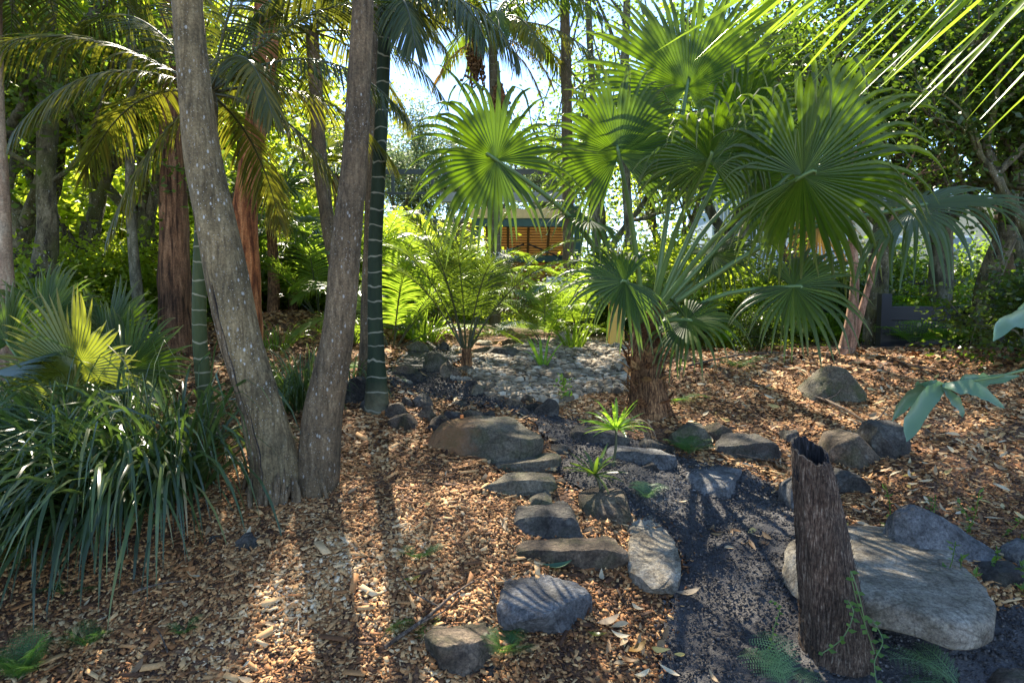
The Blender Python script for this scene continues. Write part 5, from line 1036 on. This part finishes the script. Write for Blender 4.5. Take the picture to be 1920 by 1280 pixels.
stick([(1700,650),(1800,640),(1900,655)], .02, 'brown log of dry fronds below the lime ferns', 3, 'fallen_branch')
stick([(1640,640),(1730,630),(1850,628)], .018, 'second brown stick of the dry pile below the lime ferns', 3, 'fallen_branch')
def floor_leaf(px, py, L, mat, label, rot):
    g_ = gnd(px, py)+[0, 0, .035]; mb = MB(); q = np.linspace(-.5, .5, 8); d = np.array([math.cos(rot), math.sin(rot), .1]); C = g_+d*(L*q)[:, None]+np.array([0, 0, .9*L])*(q**2)[:, None]*.5
    w_ = L*.2*np.sin(np.linspace(.1, PI-.03, 8)); s = np.array([-math.sin(rot), math.cos(rot), 0]); mb.strips(C[None], (s*w_[:, None])[None], (np.array([0, 0, -.3])*w_[:, None])[None]); return tag(mb.obj('fallen_leaf', M[mat], origin=g_), label, 'leaf')
floor_leaf(772, 1100, .10, 'fan_gold', 'yellow fallen leaf on the mulch left of the steps', .3); floor_leaf(1120, 1205, .09, 'fan_gold', 'yellow green fallen leaf at the path edge', -.3)
floor_leaf(1195, 1228, .12, 'dead_frond', 'orange fallen leaf on the dark soil', .7); floor_leaf(1045, 1073, .16, 'ginger', 'green lobed leaf lying before the bottom step', .1); floor_leaf(1140, 1180, .14, 'dry', 'large pale dry leaf at the path edge', .5)
floor_leaf(1680, 985, .18, 'dry', 'big cream fallen leaf in the litter behind the slab', 1.1); floor_leaf(1290, 1125, .14, 'dry', 'beige curled leaf on the path left of the stump', .2)
# orange clip on the heap, small sprinkler head
r = empty('hose_fitting', gnd(862, 790), 'little orange and white hose fitting lying among the edging stones', 'hose fitting'); g_ = at(866, 786, 5.1)
mb = MB(); mb.tube([g_-[.0, 0, .03], g_+[0, 0, .0], g_+[0, 0, .035]], [.014, .016, .012], 12); mb.obj('connector', M['orange'], r); mb = MB(); mb.tube([g_-[.05, 0, .01], g_-[.01, 0, .012]], [.012, .012], 12); mb.obj('nozzle', M['white'], r)
# ------------------------------------------------------------ structures at the back
YB = 16.
r = empty('garden_shelter', gw(.2, 17), 'garden shelter on green steel beams under a honey coloured slatted roof', 'shelter')
X0, X1 = -4.2, 1.5
def bx(part, c, d, mat, parent=None, rz=0, tilt=(0, 0)): mb = MB(); mb.box(c, d, rz, .5, tilt); return mb.obj(part, M[mat], parent or r, smooth=False)
bx('fascia', (-.1, 16.0, 4.0), (3.2, .12, .22), 'roof_metal'); bx('ledge', (.3, 16.05, 3.62), (2.6, .12, .22), 'timber')
sf = bx('roof_underside', (.4, 17.1, 2.85), (2.2, 2.1, .03), 'glow_boards', tilt=(-.62, 0))  # boards glow from their translucent material, added to lift the dark underside
for k in range(5): bx('rafter', (-.6+.5*k, 17.06, 2.79), (.06, 2.1, .09), 'timber_dark', sf, tilt=(-.62, 0))
mb = MB(); [mb.box((.4, 17.1-.02-(q-9)*.1*math.cos(.62), 2.85-.03+(q-9)*.1*math.sin(.62)), (2.2, .012, .02), 0, .5, (-.62, 0)) for q in range(19)]; mb.obj('batten', M['timber_dark'], sf, smooth=False)
bx('beam', (.35, 16.15, 3.42), (2.5, .16, .2), 'green_paint'); bx('beam', (.35, 17.2, 2.62), (2.5, .16, .16), 'green_paint')
for x_ in (-.85, 1.6): bx('post', (x_, 16.4, 2.4), (.16, .16, 2.9), 'green_paint')
for s in (-1, 1):
    mb = MB(); mb.tube([(.35+s*.05, 16.6, 2.95), (.35+s*.9, 16.6, 2.6)], [.02, .02], 6); mb.obj('brace', M['black_box'], r)
bx('back_wall', (.35, 20.2, 1.6), (2.6, .12, 1.6), 'timber_dark')
r = empty('deck_railing', (-1.0, 17, 4.1), 'dark grey railing in front of the sky above the shelter', 'railing')
bx('top_rail', (-1.0, 17, 4.78), (6.2, .08, .12), 'dark_metal'); bx('bottom_rail', (-1.0, 17, 4.25), (6.2, .05, .06), 'dark_metal')
for k in range(7): bx('post', (-4.0+k, 17, 4.48), (.07, .07, .56), 'dark_metal')
r = empty('retaining_wall', gw(-2.6, 17), 'dark timber retaining wall under the railing, hidden by ferns', 'wall'); bx('boards', (-2.7, 17.4, 2.3), (3.4, .3, 2.5), 'timber_dark'); bx('capping', (-2.7, 17.38, 3.59), (3.5, .42, .08), 'dark_metal')
r = empty('garden_house', gw(8.2, 22), 'pale blue clad house glimpsed behind the fan leaves at right', 'house')
bx('wall', (8.6, 23, 3.9), (4.4, 3, 3.2), 'render_blue'); bx('brick_base', (8.6, 22.98, 1.6), (4.5, 3.1, 1.4), 'brick'); bx('roof', (8.6, 23, 5.6), (5, 3.8, .2), 'roof_metal')
for x_ in (7.4, 9.2):
    wn = bx('window', (x_, 21.46, 4.0), (.9, .06, 1.2), 'white'); bx('pane', (x_, 21.42, 4.0), (.74, .03, 1.04), 'glass', wn)
mb = MB(); [mb.box((6.5+.12*k, 21.47, 3.9), (.03, .03, 3.1), 0, .5) for k in range(36)]; mb.obj('batten', M['white'], r, smooth=False)
r = empty('garden_house', gw(14.5, 24), 'cream walled house glimpsed at the right edge', 'house'); bx('wall', (15, 25, 3.0), (6, 3, 3.6), 'render_cream'); bx('roof', (15, 25, 5.0), (6.6, 3.8, .25), 'roof_metal')
for x_ in (13.2, 15.6): wn = bx('window', (x_, 23.46, 3.2), (1.1, .06, 1.2), 'white'); bx('pane', (x_, 23.42, 3.2), (.94, .03, 1.04), 'glass', wn)
r = empty('garden_shed', gw(-6.8, 18), 'small shed with blue frames glimpsed between red tree and right trunk', 'shed'); bx('wall', (-6.6, 19, 2.2), (2.6, 2, 2.4), 'timber'); bx('roof', (-6.6, 19, 3.5), (3, 2.5, .15), 'dark_metal')
wn = bx('window', (-7.0, 17.96, 2.4), (.8, .06, .8), 'blue_tarp'); bx('pane', (-7.0, 17.92, 2.4), (.6, .03, .6), 'glass', wn)
b = at(1155, 660, 9.4); b[2] = gw(b[0], b[1])[2]; r = empty('timber_post', b, 'short yellow timber post lit by the sun left of the shaggy palm', 'post'); bx('post', (b[0], b[1], b[2]+.3), (.2, .2, .6), 'yellow'); bx('cap', (b[0], b[1], b[2]+.62), (.23, .23, .04), 'timber_dark')
b = at(1048, 612, 12.5); b[2] = gw(b[0], b[1])[2]; r = empty('garden_chair', b, 'white garden chair under the garden shelter', 'chair'); x_, y_, z_ = b
bx('seat', (x_, y_, z_+.43), (.45, .45, .04), 'white'); bx('backrest', (x_, y_+.21, z_+.72), (.45, .04, .5), 'white')
for sx in (-.19, .19):
    for sy in (-.19, .19): bx('leg', (x_+sx, y_+sy, z_+.2), (.04, .04, .42), 'white')
b = at(1655, 640, 9.3); b[2] = gw(b[0], b[1])[2]; r = empty('sleeper_wall', b, 'low wall of black timber sleepers at the back right', 'wall')
for k in range(3): bx('sleeper', (b[0]+1.25, b[1]+.004*k, b[2]+.08+.2*k), (2.6, .16, .19), 'black_box')
bx('post', (b[0]-.05, b[1]-.1, b[2]+.35), (.14, .12, .8), 'black_box')
b = at(1752, 560, 11); r = empty('rubbish_bin', gw(b[0], b[1]), 'black lidded bin behind the sunlit ferns', 'bin'); z_ = gw(b[0], b[1])[2]; bx('body', (b[0], b[1], z_+.45), (.5, .45, .9), 'black_box'); bx('lid', (b[0], b[1], z_+.93), (.58, .52, .07), 'black_box'); bx('handle', (b[0], b[1]-.27, z_+.86), (.4, .05, .05), 'black_box')
# ------------------------------------------------------------ trees behind
def proto_tree(seed, mat, bark, leaf, per, rad, h0=1.4, r0=.11, L=1.5, depth=3, asp=.28, spread=.6):
    r = empty('tree', (0, 0, 0), '', 'tree', 'trees closing off the garden'); mb = MB(); rs = np.random.RandomState(seed)
    P = cr([(0, 0, -.3), (rs.uniform(-.1, .1), 0, h0*.5), (rs.uniform(-.2, .2), rs.uniform(-.2, .2), h0)], 12); mb.tube(P, np.linspace(r0*1.25, r0, 12), 12, .06, seed); ends = []
    mb.obj('trunk', M[bark], r); mb = MB()
    for q in range(3): branchy(mb, P[-1-q*2], [math.cos(q*2.1+seed)*.7, math.sin(q*2.1+seed)*.7, 1], L, r0*.62, depth, seed*3+q, ends, spread, .3)
    mb.obj('branch', M[bark], r); lc = MB(); leafcloud(lc, np.array(ends), per, rad, leaf, seed, asp=asp); lc.obj('crown', M[mat], r); return r
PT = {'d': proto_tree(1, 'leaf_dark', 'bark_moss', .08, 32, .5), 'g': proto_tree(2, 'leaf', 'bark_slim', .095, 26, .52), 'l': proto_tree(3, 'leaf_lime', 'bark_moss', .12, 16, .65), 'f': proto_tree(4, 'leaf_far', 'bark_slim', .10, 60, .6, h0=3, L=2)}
usedp = set()
def put(kind, px, Y, s, rot, label, zs=1, dz=0):
    o = PT[kind] if kind not in usedp else copy_tree(PT[kind]); usedp.add(kind)
    p = at(px, 600, Y); p[2] = gw(p[0], p[1])[2]+dz; o.location = Vector(p.tolist()); o.scale = (s, s, s*zs); o.rotation_euler.z = rot; o['label'] = label
for a in [('d',1850,9.0,1.15,0,'dense dark small leaved tree at the upper right'),('d',1640,9.8,1.25,2,'dark small leaved tree behind the hanging fan leaves'),('g',1760,10.2,1.35,1,'green tree behind the dark one at the upper right'),('g',1480,12.5,1.45,3,'green tree rising behind the biggest fan leaf'),
  ('d',1970,7.6,1.1,4,'dark tree leaning in over the right edge'),('g',1930,9.4,1.25,5,'green tree behind the stout right trunk'),('g',1370,15.5,1.7,.6,'tall green tree behind the uppermost fan leaf'),
  ('l',40,9.5,1.4,.3,'lime leaved tree behind the cream trunk'),('g',-60,8.0,1.2,1.4,'green tree at the left edge of the wood'),('l',170,10.2,1.3,2.6,'lime leaved tree in the middle of the left wood'),
  ('l',290,10.8,1.35,4.4,'lime leaved tree behind the furrowed brown trunk'),('l',400,11.5,1.4,5.2,'lime leaved tree behind the red barked trunk'),('l',470,17,1.5,.9,'lime leaved tree behind the bluish fan palm'),
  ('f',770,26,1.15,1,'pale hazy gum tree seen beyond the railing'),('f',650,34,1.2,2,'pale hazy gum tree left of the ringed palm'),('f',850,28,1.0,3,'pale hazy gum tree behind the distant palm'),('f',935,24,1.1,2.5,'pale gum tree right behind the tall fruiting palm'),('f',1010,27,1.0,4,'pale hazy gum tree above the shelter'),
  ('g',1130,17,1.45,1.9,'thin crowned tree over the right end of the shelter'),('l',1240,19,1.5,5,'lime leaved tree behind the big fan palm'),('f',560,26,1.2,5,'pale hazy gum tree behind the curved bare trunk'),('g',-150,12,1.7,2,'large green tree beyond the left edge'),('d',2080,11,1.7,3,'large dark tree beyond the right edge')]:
    put(*a)
def proto_shrub(seed, mat, leaf, per, rad, L=.55):
    r = empty('shrub', (0, 0, 0), '', 'shrub', 'shrubs of the undergrowth'); ends = []; mb = MB()
    for q in range(5): branchy(mb, (0, 0, -.05), [math.cos(q*1.3+seed)*.6, math.sin(q*1.3+seed)*.6, 1], L, .016, 2, seed*5+q, ends, .6, .2)
    mb.obj('branch', M['bark_slim'], r); lc = MB(); leafcloud(lc, np.array(ends), per, rad, leaf, seed, asp=.3); lc.obj('foliage', M[mat], r); return r
PS = {'l': proto_shrub(1, 'leaf_lime', .07, 70, .33), 'g': proto_shrub(2, 'leaf', .065, 70, .33), 'd': proto_shrub(3, 'leaf_dark', .06, 70, .3)}; useds = set()
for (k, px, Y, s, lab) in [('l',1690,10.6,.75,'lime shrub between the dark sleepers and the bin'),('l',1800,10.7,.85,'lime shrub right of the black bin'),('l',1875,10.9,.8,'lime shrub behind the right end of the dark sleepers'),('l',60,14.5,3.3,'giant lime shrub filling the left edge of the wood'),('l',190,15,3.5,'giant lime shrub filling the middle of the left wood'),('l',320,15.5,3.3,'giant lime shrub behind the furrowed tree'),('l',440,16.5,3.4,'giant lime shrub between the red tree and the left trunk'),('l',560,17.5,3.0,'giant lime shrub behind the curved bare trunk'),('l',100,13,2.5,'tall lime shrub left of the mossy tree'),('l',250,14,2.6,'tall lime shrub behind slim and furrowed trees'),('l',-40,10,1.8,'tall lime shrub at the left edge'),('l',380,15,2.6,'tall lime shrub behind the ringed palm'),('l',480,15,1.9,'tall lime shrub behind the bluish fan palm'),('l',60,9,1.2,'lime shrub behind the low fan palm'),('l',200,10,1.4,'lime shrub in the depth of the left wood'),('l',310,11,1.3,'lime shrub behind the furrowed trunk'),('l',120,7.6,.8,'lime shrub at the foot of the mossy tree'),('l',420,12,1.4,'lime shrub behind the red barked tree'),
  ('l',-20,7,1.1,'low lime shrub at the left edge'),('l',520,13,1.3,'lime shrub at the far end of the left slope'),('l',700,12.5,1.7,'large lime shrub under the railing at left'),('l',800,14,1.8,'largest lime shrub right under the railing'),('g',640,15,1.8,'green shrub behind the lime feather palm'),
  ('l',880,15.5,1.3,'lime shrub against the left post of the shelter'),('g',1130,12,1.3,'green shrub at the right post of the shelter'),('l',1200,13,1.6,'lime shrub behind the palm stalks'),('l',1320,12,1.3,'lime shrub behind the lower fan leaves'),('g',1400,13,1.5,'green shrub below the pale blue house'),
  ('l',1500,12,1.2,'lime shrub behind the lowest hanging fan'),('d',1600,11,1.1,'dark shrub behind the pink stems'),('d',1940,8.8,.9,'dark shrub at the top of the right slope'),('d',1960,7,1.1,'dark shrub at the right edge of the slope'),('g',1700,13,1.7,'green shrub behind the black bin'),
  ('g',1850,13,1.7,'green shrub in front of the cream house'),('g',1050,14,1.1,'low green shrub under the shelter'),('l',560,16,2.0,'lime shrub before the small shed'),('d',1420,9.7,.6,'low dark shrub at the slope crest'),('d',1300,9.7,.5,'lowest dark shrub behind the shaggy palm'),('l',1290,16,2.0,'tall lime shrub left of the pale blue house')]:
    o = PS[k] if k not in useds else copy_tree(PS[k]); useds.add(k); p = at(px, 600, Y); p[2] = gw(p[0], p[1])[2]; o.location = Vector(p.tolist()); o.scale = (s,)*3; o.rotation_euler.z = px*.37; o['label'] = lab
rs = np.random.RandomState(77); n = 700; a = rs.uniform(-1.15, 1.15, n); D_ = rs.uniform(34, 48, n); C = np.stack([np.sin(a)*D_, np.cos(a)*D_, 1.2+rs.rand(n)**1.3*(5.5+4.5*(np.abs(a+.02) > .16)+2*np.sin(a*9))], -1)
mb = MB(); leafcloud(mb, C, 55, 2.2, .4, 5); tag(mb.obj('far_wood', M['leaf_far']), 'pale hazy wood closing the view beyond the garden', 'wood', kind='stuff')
rs = np.random.RandomState(78); n = 1500; x = rs.uniform(-12, 13, n); y = rs.uniform(9.6, 20, n); u, v = proj(np.stack([x, y, tz(x, y)], -1)); ok = ~(((u > 280) & (u < 1190) & (y < 12.5))); x, y = x[ok], y[ok]
mb = MB(); leafcloud(mb, np.stack([x, y, tz(x, y)+.06], -1), 45, .22, .06, 6, flat=.35, up=.5); tag(mb.obj('ground_cover', M['leaf_lime']), 'low lime green ground cover beyond the mulched slopes', 'ground cover', kind='stuff')
mb = MB()
rs = np.random.RandomState(79); n = 900; x = rs.uniform(-6, -3., n); y = rs.uniform(5.2, 9, n); x = np.minimum(x, -.55*y); leafcloud(mb, np.stack([x, y, tz(x, y)+.05], -1), 20, .2, .05, 7, flat=.4, up=.4); tag(mb.obj('ground_cover', M['leaf']), 'green weeds carpeting the ground below the left wood', 'ground cover', kind='stuff')
